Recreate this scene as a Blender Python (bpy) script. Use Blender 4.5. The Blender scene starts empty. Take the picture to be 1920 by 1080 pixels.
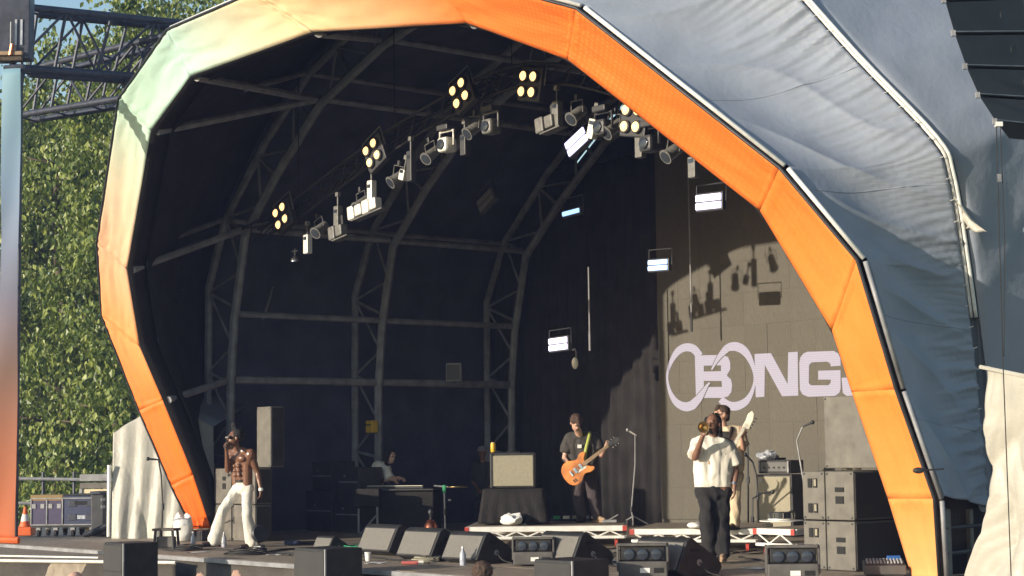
import bpy, bmesh, math, random
from mathutils import Vector, Matrix, noise
random.seed(11)
scene = bpy.context.scene
col = scene.collection
R = math.radians

# ------------------------------------------------------------------ camera, sky, sun, exposure
F_PX, EYE = 3400.0, 1.3                       # focal length in photo pixels; eye height above the stage floor
PITCH, ROLL = math.atan(310 / F_PX), R(0.75)
_r, _f, _u = Vector((1, 0, 0)), Vector((0, math.cos(PITCH), math.sin(PITCH))), Vector((0, -math.sin(PITCH), math.cos(PITCH)))
CAM_R = _r * math.cos(ROLL) - _u * math.sin(ROLL)
CAM_U = _r * math.sin(ROLL) + _u * math.cos(ROLL)
EYEP = Vector((0, 0, EYE))
cam = bpy.data.cameras.new('camera')
cam.sensor_width = 36; cam.lens = F_PX / 1920 * 36; cam.clip_end = 3000; cam.clip_start = 0.3
camo = bpy.data.objects.new('camera', cam); col.objects.link(camo)
camo.matrix_world = Matrix(((CAM_R.x, CAM_U.x, -_f.x, 0), (CAM_R.y, CAM_U.y, -_f.y, 0), (CAM_R.z, CAM_U.z, -_f.z, EYE), (0, 0, 0, 1)))
scene.camera = camo

def ray(px, py):
    d = _f * F_PX + CAM_R * (px - 960) + CAM_U * (540 - py)
    return d / d.y
def at(px, py, Y): return EYEP + ray(px, py) * Y
def fl(px, py, z=0.0):
    d = ray(px, py); return EYEP + d * ((z - EYE) / d.z)

# stage axes: u runs along the stage front, w runs upstage, z up
BL = fl(378, 1013); BR = fl(1740, 1088)
UX = (BR - BL).normalized(); WX = Vector((-UX.y, UX.x, 0)); ZX = Vector((0, 0, 1))
STAGE_ROT = math.atan2(UX.y, UX.x)
def S(u, w, z=0.0): return BL + UX * u + WX * w + ZX * z
def onp(px, py, off=0.0, lean=0.0):
    v = ZX * math.cos(R(lean)) - WX * math.sin(R(lean)); n = UX.cross(v); d = ray(px, py)
    return EYEP + d * ((BL + WX * off - EYEP).dot(n) / d.dot(n))

SUN_EL = R(11.6)
_h = (-WX - UX * 0.15).normalized()
TO_SUN = (_h * math.cos(SUN_EL) + ZX * math.sin(SUN_EL)).normalized()
world = bpy.data.worlds.new('World'); scene.world = world; world.use_nodes = True
wn = world.node_tree.nodes; wl = world.node_tree.links
sky = wn.new('ShaderNodeTexSky'); sky.sky_type = 'NISHITA'; sky.sun_disc = False
sky.sun_elevation = SUN_EL; sky.sun_rotation = math.atan2(TO_SUN.x, TO_SUN.y)
sky.air_density = 1.2; sky.dust_density = 0.6; sky.ozone_density = 2.0
wl.new(sky.outputs[0], wn['Background'].inputs[0]); wn['Background'].inputs[1].default_value = 0.15
sl = bpy.data.lights.new('sun', 'SUN'); sl.energy = 3.9; sl.angle = R(0.5); sl.color = (1, 0.89, 0.72)
so = bpy.data.objects.new('sun', sl); col.objects.link(so); so.rotation_euler = TO_SUN.to_track_quat('Z', 'Y').to_euler()
so.location = (-20, -20, 20)
vs = scene.view_settings; vs.view_transform = 'Standard'; vs.look = 'None'; vs.exposure = 0.6; vs.gamma = 1; vs.use_curve_mapping = False

# ------------------------------------------------------------------ materials
def mat(name, c, rough=.6, metal=0.0, var=.12, scale=6.0, bump=0.0, bscale=60.0, emit=None, estr=0.0, trans=0.0, spec=.5, stretch=(1, 1, 1), perobj=0.0):
    m = bpy.data.materials.new(name); m.use_nodes = True
    n = m.node_tree.nodes; l = m.node_tree.links; b = n['Principled BSDF']
    b.inputs['Roughness'].default_value = rough; b.inputs['Metallic'].default_value = metal
    b.inputs['Specular IOR Level'].default_value = spec
    tc = n.new('ShaderNodeTexCoord'); mp = n.new('ShaderNodeMapping'); mp.inputs['Scale'].default_value = stretch
    l.new(tc.outputs['Object'], mp.inputs[0])
    no = n.new('ShaderNodeTexNoise'); no.inputs['Scale'].default_value = scale; no.inputs['Detail'].default_value = 6
    l.new(mp.outputs[0], no.inputs[0])
    rp = n.new('ShaderNodeValToRGB'); rp.color_ramp.elements[0].position = .3; rp.color_ramp.elements[1].position = .72
    rp.color_ramp.elements[0].color = tuple(max(0, x * (1 - var)) for x in c) + (1,)
    rp.color_ramp.elements[1].color = tuple(min(1, x * (1 + var)) for x in c) + (1,)
    l.new(no.outputs[0], rp.inputs[0]); l.new(rp.outputs[0], b.inputs['Base Color'])
    if perobj:
        oi = n.new('ShaderNodeObjectInfo'); mr = n.new('ShaderNodeMapRange'); mr.inputs[3].default_value = 1 - perobj; mr.inputs[4].default_value = 1 + perobj
        l.new(oi.outputs['Random'], mr.inputs[0]); hv = n.new('ShaderNodeHueSaturation'); l.new(mr.outputs[0], hv.inputs['Value']); l.new(rp.outputs[0], hv.inputs['Color']); l.new(hv.outputs[0], b.inputs['Base Color'])
    if bump:
        nb = n.new('ShaderNodeTexNoise'); nb.inputs['Scale'].default_value = bscale; nb.inputs['Detail'].default_value = 4
        l.new(mp.outputs[0], nb.inputs[0])
        bp = n.new('ShaderNodeBump'); bp.inputs['Strength'].default_value = bump; bp.inputs['Distance'].default_value = .02
        l.new(nb.outputs[0], bp.inputs['Height']); l.new(bp.outputs[0], b.inputs['Normal'])
    if emit:
        b.inputs['Emission Color'].default_value = tuple(emit) + (1,); b.inputs['Emission Strength'].default_value = estr
    return m
M = dict(
    black_paint=mat('black_paint', (.022, .022, .023), .55, var=.55, scale=7, bump=.25, bscale=180),
    grille=mat('grille', (.19, .178, .16), .6, .15, var=.10, scale=30, bump=.5, bscale=260),
    dark_grille=mat('dark_grille', (.045, .042, .04), .6, bump=.5, bscale=220),
    cab_paint=mat('cab_paint', (.15, .137, .115), .55, var=.26, scale=6, bump=.3, bscale=200),
    hole=mat('hole', (.012, .012, .012), .8),
    alu=mat('alu', (.28, .28, .29), .55, .15, var=.3, scale=5),
    alu_bright=mat('alu_bright', (.80, .78, .73), .4, .1, var=.1, scale=8),
    steel_dark=mat('steel_dark', (.04, .042, .048), .5, .3, var=.3),
    truss_blue=mat('truss_blue', (.05, .055, .075), .5, .35, var=.3, scale=9),
    drape=mat('drape', (.030, .0275, .027), .95, var=.25, scale=3, bump=.6, bscale=40, spec=.1),
    lining=mat('lining', (.075, .08, .12), .85, var=.25, scale=2, bump=.3, bscale=12, spec=.2),  # raised to navy: blue haze lift of the dark interior put into the colour
    skin_tarp=mat('skin_tarp', (.265, .295, .355), .5, var=.07, scale=2.5, bump=.25, bscale=14, spec=.4),
    cream_tarp=mat('cream_tarp', (.45, .43, .375), .45, var=.08, scale=4, bump=.35, bscale=20, spec=.4),
    white_pole=mat('white_pole', (.72, .71, .68), .4, var=.12, scale=14),
    plywood=mat('plywood', (.29, .235, .175), .6, var=.35, scale=5, bump=.35, bscale=45, stretch=(1, 6, 1), perobj=.16),
    skirt=mat('skirt', (.07, .06, .05), .85, var=.3, scale=3, bump=.4, bscale=30),
    led=mat('led', (.106, .096, .076), .75, var=.13, scale=60, bump=.3, bscale=160, stretch=(1, 1, .3), perobj=.045),
    red=mat('red', (.45, .05, .035), .5), rubber=mat('rubber', (.02, .02, .02), .8),
    case_blue=mat('case_blue', (.03, .04, .095), .5, var=.2), case_purple=mat('case_purple', (.055, .045, .10), .5),
    case_brown=mat('case_brown', (.27, .18, .07), .7), orange_cone=mat('orange_cone', (.75, .14, .03), .5),
    white=mat('white', (.78, .77, .74), .5), cream_panel=mat('cream_panel', (.75, .64, .42), .6),
    concrete=mat('concrete', (.16, .15, .14), .9, var=.25, scale=2, bump=.4, bscale=30),
    grass=mat('grass', (.05, .085, .025), .95, var=.5, scale=1.5, bump=.8, bscale=20),
    bark=mat('bark', (.10, .075, .05), .95, var=.4, scale=6, bump=.9, bscale=25),
    skin_dark=mat('skin_dark', (.185, .088, .052), .30, var=.15, scale=14, bump=.08),
    skin_brown=mat('skin_brown', (.22, .11, .07), .42, var=.12, scale=14, bump=.08),
    skin_pale=mat('skin_pale', (.55, .33, .24), .5, var=.12, scale=14, bump=.08),
    hair_black=mat('hair_black', (.012, .010, .010), .7, var=.4, scale=40, bump=.9, bscale=90),
    hair_brown=mat('hair_brown', (.075, .043, .028), .7, var=.4, scale=40, bump=.9, bscale=90),
    denim_white=mat('denim_white', (.70, .67, .60), .85, var=.09, scale=20, bump=.3, bscale=60),
    shirt_white=mat('shirt_white', (.76, .71, .62), .9, var=.05, scale=10, bump=.25, bscale=50),
    shirt_cream=mat('shirt_cream', (.68, .55, .38), .9, var=.08, scale=10, bump=.25, bscale=50),
    tee_charcoal=mat('tee_charcoal', (.055, .05, .045), .95, var=.15, scale=10, bump=.3, bscale=50),
    trouser_black=mat('trouser_black', (.017, .016, .017), .9, var=.2, bump=.3, bscale=40),
    trouser_plum=mat('trouser_plum', (.058, .044, .048), .9, var=.2, bump=.3, bscale=40),
    leather=mat('leather', (.03, .022, .018), .4), tan=mat('tan', (.34, .23, .14), .6),
    dress_dark=mat('dress_dark', (.03, .028, .03), .9), cap_grey=mat('cap_grey', (.2, .2, .21), .9),
    brass=mat('brass', (.42, .30, .14), .32, .9, var=.15), chrome=mat('chrome', (.75, .75, .75), .2, .95),
    copper=mat('copper', (.50, .17, .09), .25, .9), wood_neck=mat('wood_neck', (.42, .28, .16), .5, stretch=(1, 12, 1)),
    fretboard=mat('fretboard', (.16, .09, .05), .5), ivory=mat('ivory', (.80, .75, .62), .35),
    amp_cloth=mat('amp_cloth', (.36, .325, .24), .9, var=.1, scale=30, bump=.5, bscale=200),
    amp_grey=mat('amp_grey', (.135, .13, .125), .7), yellow=mat('yellow', (.75, .45, .03), .45), green=mat('green', (.03, .30, .13), .45),
    strap=mat('strap', (.40, .44, .10), .7), pink=mat('pink', (.55, .14, .12), .5), blue_label=mat('blue_label', (.04, .14, .45), .5),
    fixture=mat('fixture', (.17, .167, .16), .5, var=.3, scale=20), fixture_dark=mat('fixture_dark', (.05, .05, .055), .5),
    lens=mat('lens', (.05, .06, .08), .1, .2), bag=mat('bag', (.42, .44, .50), .3, var=.2, bump=.6, bscale=30),
    glow_warm=mat('glow_warm', (.4, .3, .2), .4, emit=(1, .60, .23), estr=1.6),
    glow_white=mat('glow_white', (.9, .9, .95), .4, emit=(.72, .65, 1), estr=1.5),
    glow_blue=mat('glow_blue', (.6, .7, .9), .4, emit=(.36, .62, 1), estr=1.1),
    dim_lamp=mat('dim_lamp', (.16, .16, .17), .3), shades=mat('shades', (.02, .02, .02), .15),
    sunburst=mat('sunburst', (.62, .21, .045), .25, var=.5, scale=5, spec=.6),
    cable=mat('cable', (.022, .021, .02), .6), cable_grey=mat('cable_grey', (.10, .095, .09), .6),
    stool=mat('stool', (.045, .042, .04), .5), dustgrey=mat('dustgrey', (.10, .095, .088), .7, var=.35),
)

def ramp_stops(rp, stops):
    cr = rp.color_ramp; cr.elements[0].position, cr.elements[0].color = stops[0][0], tuple(stops[0][1]) + (1,)
    cr.elements[1].position, cr.elements[1].color = stops[-1][0], tuple(stops[-1][1]) + (1,)
    for pos, c in stops[1:-1]: cr.elements.new(pos).color = tuple(c) + (1,)
# ------------------------------------------------------------------ mesh helpers
class MB:
    def __init__(s): s.v = []; s.f = []; s.uv = None
    def add(s, vs, fs):
        o = len(s.v); s.v += [tuple(x) for x in vs]; s.f += [tuple(i + o for i in f) for f in fs]; return s
    def box(s, c, d, m=None, rz=0):
        x, y, z = d[0] / 2, d[1] / 2, d[2] / 2
        vs = [Vector(p) for p in ((-x, -y, -z), (x, -y, -z), (x, y, -z), (-x, y, -z), (-x, -y, z), (x, -y, z), (x, y, z), (-x, y, z))]
        if rz: vs = [Matrix.Rotation(rz, 3, 'Z') @ v for v in vs]
        if m is not None: vs = [m @ v for v in vs]
        c = Vector(c)
        return s.add([v + c for v in vs], ((0, 3, 2, 1), (4, 5, 6, 7), (0, 1, 5, 4), (1, 2, 6, 5), (2, 3, 7, 6), (3, 0, 4, 7)))
    def tube(s, a, b, r, r2=None, n=8, dome=False):
        a, b = Vector(a), Vector(b); r2 = r if r2 is None else r2
        d = (b - a); L = d.length
        if L < 1e-6: d = Vector((0, 0, 1)); L = 1e-6
        d = d / L; x = d.orthogonal().normalized(); y = d.cross(x)
        rings = []
        if dome:
            for k in (1.45, 1.0, .5): rings.append((a - d * r * math.sin(k), r * math.cos(k)))
        rings += [(a, r), (b, r2)]
        if dome:
            for k in (.5, 1.0, 1.45): rings.append((b + d * r2 * math.sin(k), r2 * math.cos(k)))
        vs = []; fs = []
        for p, q in rings:
            for i in range(n):
                t = 2 * math.pi * i / n; vs.append(p + (x * math.cos(t) + y * math.sin(t)) * q)
        for k in range(len(rings) - 1):
            for i in range(n):
                j = (i + 1) % n; fs.append((k * n + i, k * n + j, (k + 1) * n + j, (k + 1) * n + i))
        fs.append(tuple(reversed(range(n)))); fs.append(tuple((len(rings) - 1) * n + i for i in range(n)))
        return s.add(vs, fs)
    def path(s, pts, r, n=8):
        pts = [Vector(p) for p in pts]; vs = []; fs = []; px = None
        for i, p in enumerate(pts):
            d = (pts[min(i + 1, len(pts) - 1)] - pts[max(i - 1, 0)]).normalized()
            if px is None: px = d.orthogonal().normalized()
            px = (px - d * px.dot(d)).normalized(); y = d.cross(px)
            rr = r[i] if isinstance(r, (list, tuple)) else r
            for k in range(n):
                t = 2 * math.pi * k / n; vs.append(p + (px * math.cos(t) + y * math.sin(t)) * rr)
        for i in range(len(pts) - 1):
            for k in range(n):
                j = (k + 1) % n; fs.append((i * n + k, i * n + j, (i + 1) * n + j, (i + 1) * n + k))
        fs.append(tuple(reversed(range(n)))); fs.append(tuple((len(pts) - 1) * n + k for k in range(n)))
        return s.add(vs, fs)
    def lathe(s, prof, c=(0, 0, 0), axis=(0, 0, 1), n=16):
        c = Vector(c); d = Vector(axis).normalized(); x = d.orthogonal().normalized(); y = d.cross(x); vs = []; fs = []
        for r, h in prof:
            for i in range(n):
                t = 2 * math.pi * i / n; vs.append(c + d * h + (x * math.cos(t) + y * math.sin(t)) * max(r, 1e-4))
        for k in range(len(prof) - 1):
            for i in range(n):
                j = (i + 1) % n; fs.append((k * n + i, k * n + j, (k + 1) * n + j, (k + 1) * n + i))
        fs.append(tuple(reversed(range(n)))); fs.append(tuple((len(prof) - 1) * n + i for i in range(n)))
        return s.add(vs, fs)
    def ell(s, c, rad, rot=None, n=12, k=8):
        vs = []; fs = []; c = Vector(c)
        for a in range(k + 1):
            th = math.pi * (a / k * .98 + .01)
            for i in range(n):
                t = 2 * math.pi * i / n
                v = Vector((rad[0] * math.sin(th) * math.cos(t), rad[1] * math.sin(th) * math.sin(t), rad[2] * math.cos(th)))
                if rot is not None: v = rot @ v
                vs.append(c + v)
        for a in range(k):
            for i in range(n):
                j = (i + 1) % n; fs.append((a * n + j, a * n + i, (a + 1) * n + i, (a + 1) * n + j))
        fs.append(tuple(range(n))); fs.append(tuple(reversed([k * n + i for i in range(n)])))
        return s.add(vs, fs)
    def prism(s, poly, a, b, fn):
        """extrude a 2D outline between depths a and b; fn(x, y, d) gives the point"""
        n = len(poly); vs = [fn(x, y, a) for x, y in poly] + [fn(x, y, b) for x, y in poly]
        fs = [tuple(range(n)), tuple(reversed(range(n, 2 * n)))] + [(i, i + n, (i + 1) % n + n, (i + 1) % n) for i in range(n)]
        return s.add(vs, fs)
    def build(s, name, m, parent=None, smooth=False, bevel=0, loc=None, rz=0, solid=0, weld=False):
        me = bpy.data.meshes.new(name); me.from_pydata(s.v, [], s.f)
        bm = bmesh.new(); bm.from_mesh(me)
        if not solid: bmesh.ops.recalc_face_normals(bm, faces=bm.faces)
        bm.to_mesh(me); bm.free()
        if smooth: me.shade_smooth() if smooth is True else me.set_sharp_from_angle(angle=smooth)
        if smooth and smooth is not True:
            for p in me.polygons: p.use_smooth = True
            me.set_sharp_from_angle(angle=smooth)
        me.materials.append(M[m] if isinstance(m, str) else m)
        o = bpy.data.objects.new(name, me); col.objects.link(o)
        if parent: o.parent = parent
        if loc is not None: o.location = loc
        if rz: o.rotation_euler = (0, 0, rz)
        if bevel:
            b = o.modifiers.new('bevel', 'BEVEL'); b.width = bevel; b.segments = 2; b.limit_method = 'ANGLE'
        if solid:
            b = o.modifiers.new('solid', 'SOLIDIFY'); b.thickness = solid; b.offset = 0
        return o
def tag(o, label=None, cat=None, group=None, kind=None):
    if label: o['label'] = label
    if cat: o['category'] = cat
    if group: o['group'] = group
    if kind: o['kind'] = kind
    return o
def thing(name, label, cat, loc=(0, 0, 0), rz=0, group=None):
    o = bpy.data.objects.new(name, None); col.objects.link(o); o.empty_display_size = .1
    o.location = loc; o.rotation_euler = (0, 0, rz); return tag(o, label, cat, group)
def copy_tree(o, parent=None):
    c = o.copy(); col.objects.link(c)
    if parent: c.parent = parent
    for ch in o.children: copy_tree(ch, c)
    return c
def catmull(pts, k=6):
    pts = [Vector(p) for p in pts]; out = []
    for i in range(len(pts) - 1):
        p0, p1, p2, p3 = pts[max(i - 1, 0)], pts[i], pts[i + 1], pts[min(i + 2, len(pts) - 1)]
        for j in range(k):
            t = j / k
            out.append(.5 * ((2 * p1) + (p2 - p0) * t + (2 * p0 - 5 * p1 + 4 * p2 - p3) * t * t + (3 * p1 - p0 - 3 * p2 + p3) * t ** 3))
    return out + [pts[-1]]
def resample(pts, n):
    pts = [Vector(p) for p in pts]; acc = [0]
    for i in range(1, len(pts)): acc.append(acc[-1] + (pts[i] - pts[i - 1]).length)
    out = []; k = 0
    for i in range(n):
        t = acc[-1] * i / (n - 1)
        while k < len(pts) - 2 and acc[k + 1] < t: k += 1
        out.append(pts[k].lerp(pts[k + 1], (t - acc[k]) / max(acc[k + 1] - acc[k], 1e-9)))
    return out
def sheet(name, rows, m, parent=None, disp=None, solid=.006, uvf=None):
    """a cloth sheet from rows of points; disp(s, t, p) pushes it along its normal"""
    nr, nc = len(rows), len(rows[0])
    P = [[Vector(p) for p in r] for r in rows]; out = []
    for i in range(nr):
        for j in range(nc):
            p = P[i][j]
            if disp:
                a = P[min(i + 1, nr - 1)][j] - P[max(i - 1, 0)][j]; b = P[i][min(j + 1, nc - 1)] - P[i][max(j - 1, 0)]
                n = a.cross(b)
                if n.length > 1e-9: p = p + n.normalized() * disp(i / (nr - 1), j / (nc - 1), p)
            out.append(p)
    mb = MB(); mb.add(out, [(i * nc + j, i * nc + j + 1, (i + 1) * nc + j + 1, (i + 1) * nc + j) for i in range(nr - 1) for j in range(nc - 1)])
    o = mb.build(name, m, parent, smooth=True, solid=solid)
    if uvf:
        uv = o.data.uv_layers.new(name='print')
        for lp in o.data.loops: uv.data[lp.index].uv = uvf((lp.vertex_index // nc) / (nr - 1), (lp.vertex_index % nc) / (nc - 1))
    return o
def nz(p, s, o=0): return noise.noise(Vector(p) * s + Vector((o, o * 1.7, -o)))

# ------------------------------------------------------------------ ground and stage deck
GZ = -1.6
g = MB().add([(-1500, -300, GZ), (1500, -300, GZ), (1500, 1500, GZ), (-1500, 1500, GZ)], [(0, 1, 2, 3)]).build('ground', 'grass')
tag(g, kind='structure')
def sloc(u, w, z=0): return S(u, w, z)
deck = MB().box((6.5, 3.05, -.135), (19.2, 11.1, .20)).build('stage_floor', 'steel_dark', loc=BL, rz=STAGE_ROT); tag(deck, kind='structure')
pm = None
for i in range(8):
    for j in range(9):
        o_loc = (-3 + 2.4 * i + 1.2, -2.5 + 1.23 * j + .615, -.018)
        if pm is None:
            pm = MB().box((0, 0, 0), (2.392, 1.222, .034)).build('deck_panel', 'plywood', deck, bevel=.003); o = pm
        else:
            o = pm.copy(); col.objects.link(o)
        o.location = (o_loc[0], o_loc[1], o_loc[2] + random.uniform(-.002, .002))
MB().box((6.5, -2.53, -.03), (19.2, .05, .055)).build('edge_trim', 'alu', deck, bevel=.004)
rows = []
for k in range(6):
    rows.append([(-3 + 19.2 * i / 240, -2.515, -.06 - 1.54 * k / 5) for i in range(241)])
sk = sheet('skirt_cloth', rows, 'skirt', deck, disp=lambda s, t, p: .02 * math.sin(t * 260 + 3 * nz(p, 1.0)) * (.3 + s) + .02 * nz(p, 2))
# side platform left of the stage with its own edge
pf = [fl(330, 1046), fl(-260, 1040), Vector((-17, 26, 0)), Vector((-17, 38, 0)), S(-3.2, 8.4), S(-3.2, -2.4), S(2.5, -2.4)]
mb = MB(); mb.prism([(p.x, p.y) for p in pf], -.05, -.28, lambda x, y, d: (x, y, d))
plat = mb.build('side_platform', 'plywood'); tag(plat, kind='structure')
a, b = fl(330, 1046), fl(-260, 1040); a.z = b.z = -.06
MB().tube(a + Vector((0, -.03, 0)), b + Vector((0, -.03, 0)), .022).build('edge_trim', 'alu_bright', plat)
rows = [[a.lerp(b, i / 80) + Vector((0, 0, -.03 - 1.5 * k / 5)) for i in range(81)] for k in range(6)]
sheet('skirt_cloth', rows, 'skirt', plat, disp=lambda s, t, p: .012 * math.sin(t * 40 + 5 * nz(p, 1.0)) * (.3 + s) + .02 * nz(p, 1.5))
a2, b2 = fl(185, 1040), fl(-200, 1033); a2.z = b2.z = -.045
MB().tube(a2, b2, .018).build('edge_strip', 'alu_bright', plat)
road = MB(); road.prism([(x, y) for x, y in ((-18, 30.2), (-5.6, 29.6), (-5.6, 36), (-18, 37))], -.045, -.03, lambda x, y, d: (x, y, d))
tag(road.build('service_floor', 'concrete'), kind='structure')

# ------------------------------------------------------------------ trees behind the stage
leaf = bpy.data.materials.new('leaf'); leaf.use_nodes = True
n = leaf.node_tree.nodes; l = leaf.node_tree.links; b = n['Principled BSDF']; b.inputs['Roughness'].default_value = .42
geo = n.new('ShaderNodeNewGeometry'); rp = n.new('ShaderNodeValToRGB')
ramp_stops(rp, ((0, (.05, .085, .016)), (.5, (.17, .23, .042)), (1, (.33, .37, .09))))
l.new(geo.outputs['Random Per Island'], rp.inputs[0]); l.new(rp.outputs[0], b.inputs['Base Color'])
tr = n.new('ShaderNodeBsdfTranslucent'); l.new(rp.outputs[0], tr.inputs[0]); mx = n.new('ShaderNodeMixShader'); mx.inputs[0].default_value = .25
l.new(b.outputs[0], mx.inputs[1]); l.new(tr.outputs[0], mx.inputs[2]); l.new(mx.outputs[0], n['Material Output'].inputs[0])

def tree(x, y, H, rx, label, seed, nleaf=11000, low=.08, lsize=.135):
    rnd = random.Random(seed); t = thing('broadleaf_tree', label, 'tree', (x, y, GZ), 0, 'trees behind the stage')
    mb = MB(); pts = [(.25 * math.sin(k * 1.3 + seed), .25 * math.cos(k * 1.7 + seed) - .25, H * .93 * k / 8) for k in range(9)]
    mb.path(pts, [.24 * (1 - .1 * k) for k in range(9)], 9); tips = []
    for k in range(22):
        h = H * (.1 + .85 * k / 22); a = k * 2.4 + rnd.random(); L = rx * (.95 - .55 * (k / 22) ** 2) * rnd.uniform(.6, .95)
        p0 = Vector((0, 0, h)); p1 = p0 + Vector((math.cos(a) * L * .55, math.sin(a) * L * .55, L * .25)); p2 = p0 + Vector((math.cos(a) * L, math.sin(a) * L, L * .3))
        mb.path([p0, p1, p2], [.07, .045, .015], 5); tips.append(p2)
    mb.build('trunk', 'bark', t, smooth=True)
    boughs = []
    for k in range(105):
        h = low + (1 - low) * rnd.random(); a = rnd.random() * 6.283
        rr = rx * math.sqrt(max(.05, 1 - (max(0, h - .45) / .57) ** 2)) * rnd.uniform(.45, 1.08)
        boughs.append((Vector((math.cos(a) * rr, math.sin(a) * rr, h * H)), rnd.uniform(.22, .70)))
    vs = []; fs = []
    for k in range(nleaf):
        c, s = boughs[rnd.randrange(len(boughs))]
        p = c + Vector((rnd.gauss(0, s * .5), rnd.gauss(0, s * .5), rnd.gauss(0, s * .72)))
        L = lsize * rnd.uniform(.55, 1.6); W = L * rnd.uniform(.26, .42)
        d = Vector((rnd.gauss(0, .55), rnd.gauss(0, .55), -1)).normalized(); q = d.cross(Vector((rnd.gauss(0, 1), rnd.gauss(0, 1), rnd.gauss(0, .3)))).normalized(); nn = d.cross(q)
        o = len(vs)
        vs += [p, p + d * L * .45 + q * W + nn * W * .3, p + d * L, p + d * L * .45 - q * W + nn * W * .3]
        fs += [(o, o + 1, o + 2), (o, o + 2, o + 3)]
    me = bpy.data.meshes.new('crown'); me.from_pydata([tuple(v) for v in vs], [], fs); me.materials.append(leaf)
    o = bpy.data.objects.new('crown', me); col.objects.link(o); o.parent = t
    return t
TR = [(20, 53, 13.6, 2.0, 'broadleaf tree half hidden behind the tall hanging banner', 14000),
      (118, 49, 14.2, 2.1, 'broadleaf tree rising between the banner and the stage arch', 17000),
      (215, 45.5, 13.6, 1.9, 'broadleaf tree right behind the pale green side of the arch', 15000),
      (292, 42.5, 14.2, 2.2, 'tallest broadleaf tree, its top above the corner of the arch', 13000),
      (66, 61, 13.8, 2.8, 'rear broadleaf tree seen through the gap beside the banner', 9000),
      (180, 58, 15.2, 2.8, 'rear broadleaf tree behind the dark box truss', 9000),
      (400, 54, 17.2, 2.8, 'broadleaf tree mostly hidden behind the top left of the arch', 8000)]
for i, (px, Y, H, rx, lab, nl) in enumerate(TR):
    p = at(px, 900, Y); tree(p.x, Y, H, rx, lab, i * 7 + 3, int(nl * 1.6))

# ------------------------------------------------------------------ stage dome
dome = thing('stage_dome', 'huge arched festival stage with an orange and pale green fabric rim', 'stage', BL, STAGE_ROT)
def loc(p): q = Vector(p) - BL; return Vector((q.dot(UX), q.dot(WX), q.z))
PAIRS = [((360, 992), (395, 990)), ((320, 910), (362, 890)), ((260, 770), (305, 750)), ((190, 592), (262, 650)), ((181, 455), (238, 505)),
         ((222, 185), (283, 245)), ((313, 55), (357, 143)), ((475, -15), (585, 60)), ((800, -60), (875, 43)), ((1080, 15), (1065, 112)),
         ((1462, 315), (1425, 395)), ((1607, 487), (1560, 620)), ((1680, 730), (1597, 735)), ((1752, 935), (1665, 935)), ((1762, 1090), (1712, 1090))]
OUT = [loc(onp(*o, 0, 20)) for o, i in PAIRS]; INN = [loc(onp(*i, .2, 20)) for o, i in PAIRS]
COLS = [(.87, .145, .010), (.88, .165, .014), (.89, .22, .035), (.91, .36, .12), (.91, .51, .31), (.58, .80, .65), (.57, .80, .72), (.87, .64, .37),
        (.89, .205, .04), (.88, .175, .025), (.89, .20, .03), (.90, .265, .05), (.90, .255, .045), (.91, .30, .07), (.91, .42, .16)]
tt = [0]
for i in range(1, 15): tt.append(tt[-1] + (OUT[i] - OUT[i - 1]).length)
tt = [x / tt[-1] for x in tt]
pr = bpy.data.materials.new('printed_fabric'); pr.use_nodes = True
n = pr.node_tree.nodes; l = pr.node_tree.links; b = n['Principled BSDF']; b.inputs['Roughness'].default_value = .55; b.inputs['Specular IOR Level'].default_value = .3
uvn = n.new('ShaderNodeUVMap'); uvn.uv_map = 'print'; sx = n.new('ShaderNodeSeparateXYZ'); l.new(uvn.outputs[0], sx.inputs[0])
rp = n.new('ShaderNodeValToRGB'); rp.color_ramp.interpolation = 'LINEAR'
ramp_stops(rp, list(zip(tt, COLS)))
l.new(sx.outputs[0], rp.inputs[0])
mp = n.new('ShaderNodeMapping'); mp.inputs['Scale'].default_value = (340, 13, 1); mp.inputs['Rotation'].default_value = (0, 0, .03); l.new(uvn.outputs[0], mp.inputs[0])
vo = n.new('ShaderNodeTexVoronoi'); vo.inputs['Randomness'].default_value = 0; vo.inputs['Scale'].default_value = 1; l.new(mp.outputs[0], vo.inputs[0])
gt = n.new('ShaderNodeMath'); gt.operation = 'LESS_THAN'; gt.inputs[1].default_value = .33; l.new(vo.outputs['Distance'], gt.inputs[0])
wi = n.new('ShaderNodeMapRange'); wi.inputs[1].default_value = tt[8] - .06; wi.inputs[2].default_value = tt[9]; l.new(sx.outputs[0], wi.inputs[0])
mlt = n.new('ShaderNodeMath'); mlt.operation = 'MULTIPLY'; l.new(gt.outputs[0], mlt.inputs[0])
w2 = n.new('ShaderNodeMapRange'); w2.inputs[1].default_value = tt[10] + .05; w2.inputs[2].default_value = tt[9]; w2.inputs[3].default_value = .06; w2.inputs[4].default_value = .22; l.new(sx.outputs[0], w2.inputs[0])
m3 = n.new('ShaderNodeMath'); m3.operation = 'MULTIPLY'; l.new(wi.outputs[0], m3.inputs[0]); l.new(w2.outputs[0], m3.inputs[1]); l.new(m3.outputs[0], mlt.inputs[1])
mxc = n.new('ShaderNodeMix'); mxc.data_type = 'RGBA'; l.new(mlt.outputs[0], mxc.inputs[0]); l.new(rp.outputs[0], mxc.inputs[6]); mxc.inputs[7].default_value = (.95, .36, .10, 1)
tcg = n.new('ShaderNodeTexCoord'); gr = n.new('ShaderNodeTexNoise'); gr.inputs['Scale'].default_value = 2.2; gr.inputs['Detail'].default_value = 9; gr.inputs['Roughness'].default_value = .7; l.new(tcg.outputs['Object'], gr.inputs[0])
gm = n.new('ShaderNodeMapRange'); gm.inputs[1].default_value = .35; gm.inputs[2].default_value = .62; gm.inputs[3].default_value = .91; gm.inputs[4].default_value = 1.0; l.new(gr.outputs[0], gm.inputs[0])
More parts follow.
